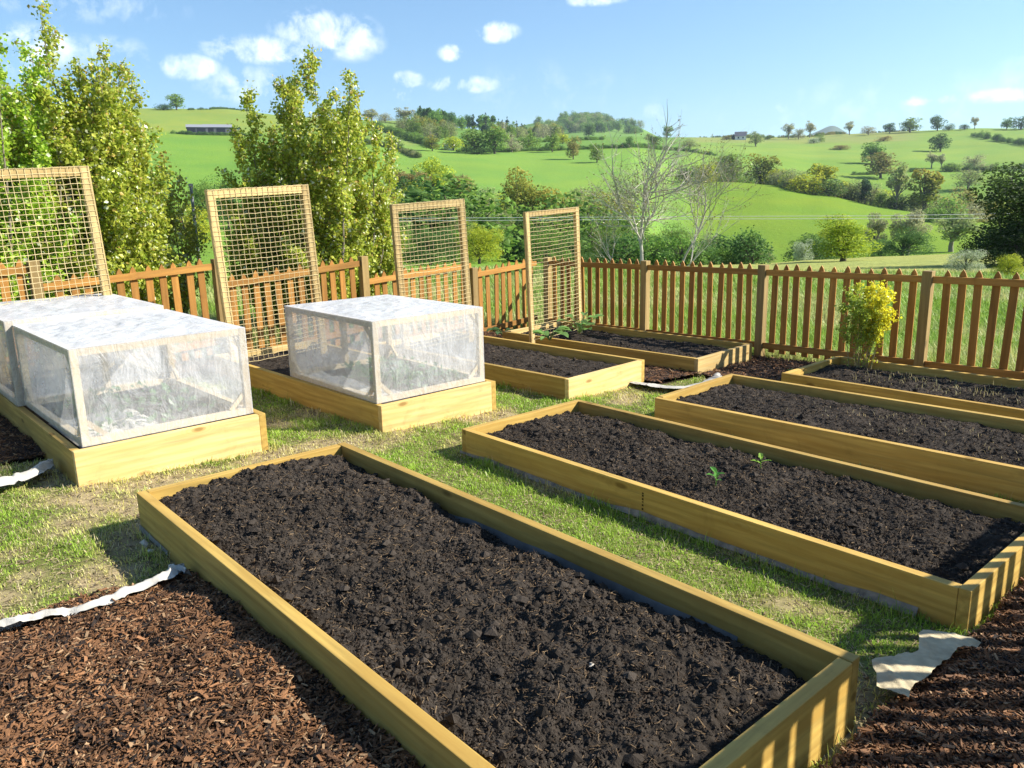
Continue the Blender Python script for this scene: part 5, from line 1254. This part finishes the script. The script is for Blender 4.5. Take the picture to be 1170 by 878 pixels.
gable(846, 160.5, 640, 760, 8, 7, 2.6, 3.2, MWALLW, MSLATE, 'dark roofed house on the right skyline', 'house', [(-1.5, 1.5, 1, 1.2), (1.8, 1.5, 1, 1.2)], 'house')
# ================================================================== LIGHT, SKY, AIR, CAMERA
SUN = unit(np.array([.95, 1.10, 1.0])); S_EL = math.asin(SUN[2]); S_AZ = math.atan2(SUN[0], SUN[1])
sd = bpy.data.lights.new('sun', 'SUN'); sd.energy = 5.0; sd.angle = rad(.55); sd.color = (1, .945, .85)
so = bpy.data.objects.new('sun', sd); COL.objects.link(so); so.rotation_euler = Vector(SUN).to_track_quat('Z', 'Y').to_euler(); so.location = (10, 12, 20)
w = bpy.data.worlds.new('World'); sc.world = w; w.use_nodes = True; nt = w.node_tree; nt.nodes.clear(); q = NT(nt)
sky = q.n('ShaderNodeTexSky', sky_type='NISHITA'); sky.sun_disc = False; sky.sun_elevation = S_EL; sky.sun_rotation = S_AZ; sky.air_density = 1.0; sky.dust_density = .25; sky.ozone_density = 2.2; sky.altitude = 100
tc = q.n('ShaderNodeTexCoord'); sep = q.n('ShaderNodeSeparateXYZ'); q.l(tc.outputs['Generated'], sep.inputs[0])
az = q.math('ARCTAN2', q.math('ADD', q.math('MULTIPLY', sep.outputs[0], float(R2[0])), q.math('MULTIPLY', sep.outputs[1], float(R2[1]))),
            q.math('ADD', q.math('MULTIPLY', sep.outputs[0], float(F2[0])), q.math('MULTIPLY', sep.outputs[1], float(F2[1]))))
el = q.math('ARCSINE', sep.outputs[2])
n1 = q.noise(tc.outputs['Generated'], 26, 7, .62, .4); n2 = q.noise(tc.outputs['Generated'], 70, 5, .6)
tot = None
#          px    py   halfw halfh strength
CLOUDS = [(372, 36, 52, 20, .85), (300, 57, 60, 13, .75), (400, 50, 34, 16, .6), (217, 77, 28, 12, .9), (38, 52, 40, 18, .75), (120, 60, 50, 14, .35), (567, 37, 24, 10, .95), (517, 61, 15, 9, .8), (465, 92, 18, 9, .85), (462, 104, 14, 10, .7), (530, 97, 36, 9, .85),
          (680, 0, 34, 6, .8), (285, 98, 50, 18, .5), (1048, 114, 16, 6, .8), (1080, 113, 12, 5, .55), (1150, 109, 40, 7, .6), (745, 130, 40, 14, .25), (890, 124, 10, 5, .45), (1000, 120, 160, 26, .16), (620, 105, 90, 30, .14), (90, 5, 90, 14, .3), (-120, 60, 90, 30, .8), (1330, 70, 110, 30, .7), (520, -60, 120, 30, .6)]
for x, y, hw, hh, s in CLOUDS:
    d = ray(x, y); a0 = math.atan2(d[0]*R2[0]+d[1]*R2[1], d[0]*F2[0]+d[1]*F2[1]); e0 = math.asin(d[2]); sa, se = hw/FOC*1.2, hh/FOC*1.25
    da = q.math('MULTIPLY', q.math('SUBTRACT', az, a0), 1/sa); de = q.math('MULTIPLY', q.math('SUBTRACT', el, e0), 1/se)
    rr_ = q.math('ADD', q.math('MULTIPLY', da, da), q.math('MULTIPLY', de, de))
    m = q.math('MULTIPLY', q.math('SUBTRACT', 1.0, rr_, True), s); tot = m if tot is None else q.math('MAXIMUM', tot, m)
nn = q.math('ADD', q.math('MULTIPLY', n1, 1.5), q.math('MULTIPLY', n2, .5))
cl = q.ramp(q.math('ADD', tot, q.math('MULTIPLY', q.math('SUBTRACT', nn, 1.0), 2.6)), .10, 1.4)
cl = q.math('MULTIPLY', cl, q.math('GREATER_THAN', tot, .001)); cl = q.math('MULTIPLY', cl, q.ramp(tot, 0, .5))
sk = q.n('ShaderNodeHueSaturation'); sk.inputs['Saturation'].default_value = 1.10; sk.inputs['Value'].default_value = 1.0; q.l(sky.outputs[0], sk.inputs['Color'])
SKYK = .08
CLC = (9.6, 9.9, 10.6)
sk2 = q.mix(1.0, sk.outputs[0], (.94, 1.03, 1.05), 'MULTIPLY')
low = q.ramp(el, .34, -.02)                                     # clearer, bluer air low down than the model's white band
skc = q.mix(low, sk2, q.mix(1.0, sk2, (.67, .80, .88), 'MULTIPLY'))
fin = q.mix(q.math('MULTIPLY', cl, .85), skc, CLC)
bg = q.n('ShaderNodeBackground'); q.l(fin, bg.inputs[0]); bg.inputs[1].default_value = SKYK
wo = q.n('ShaderNodeOutputWorld'); q.l(bg.outputs[0], wo.inputs[0])

# summer haze filling the valley
hm, ht = newmat('haze_air'); hq = NT(ht); pv_ = hq.n('ShaderNodeVolumePrincipled'); pv_.inputs['Color'].default_value = (.68, .80, 1.0, 1); pv_.inputs['Density'].default_value = .00012; pv_.inputs['Anisotropy'].default_value = .2
ho = hq.n('ShaderNodeOutputMaterial'); hq.l(pv_.outputs[0], ho.inputs['Volume'])
hz = bpy.data.objects.new('haze', box_mesh('haze', 6600, 6600, 420, hm, 0)); COL.objects.link(hz); hz.location = (0, 0, 150)
tag(hz, 'thin pale haze in the valley air', 'haze', None, 'stuff')

cd = bpy.data.cameras.new('camera'); co = bpy.data.objects.new('camera', cd); COL.objects.link(co)
cd.sensor_width = 36; cd.lens = 36*FOC/PW; cd.clip_start = .05; cd.clip_end = 9000
M = Matrix.Identity(4)
for i in range(3): M[i][0] = RIGHT[i]; M[i][1] = -DOWN[i]; M[i][2] = -FWD[i]; M[i][3] = EYE[i]
co.matrix_world = M; sc.camera = co
sc.view_settings.view_transform = 'Standard'; sc.view_settings.look = 'None'; sc.view_settings.gamma = 1; sc.view_settings.use_curve_mapping = False
sc.view_settings.exposure = 1.22
sc.cycles.max_bounces = 8; sc.cycles.transparent_max_bounces = 16; sc.cycles.diffuse_bounces = 3; sc.cycles.glossy_bounces = 2; sc.cycles.transmission_bounces = 4
sc.cycles.use_denoising = True; sc.cycles.sample_clamp_indirect = 6
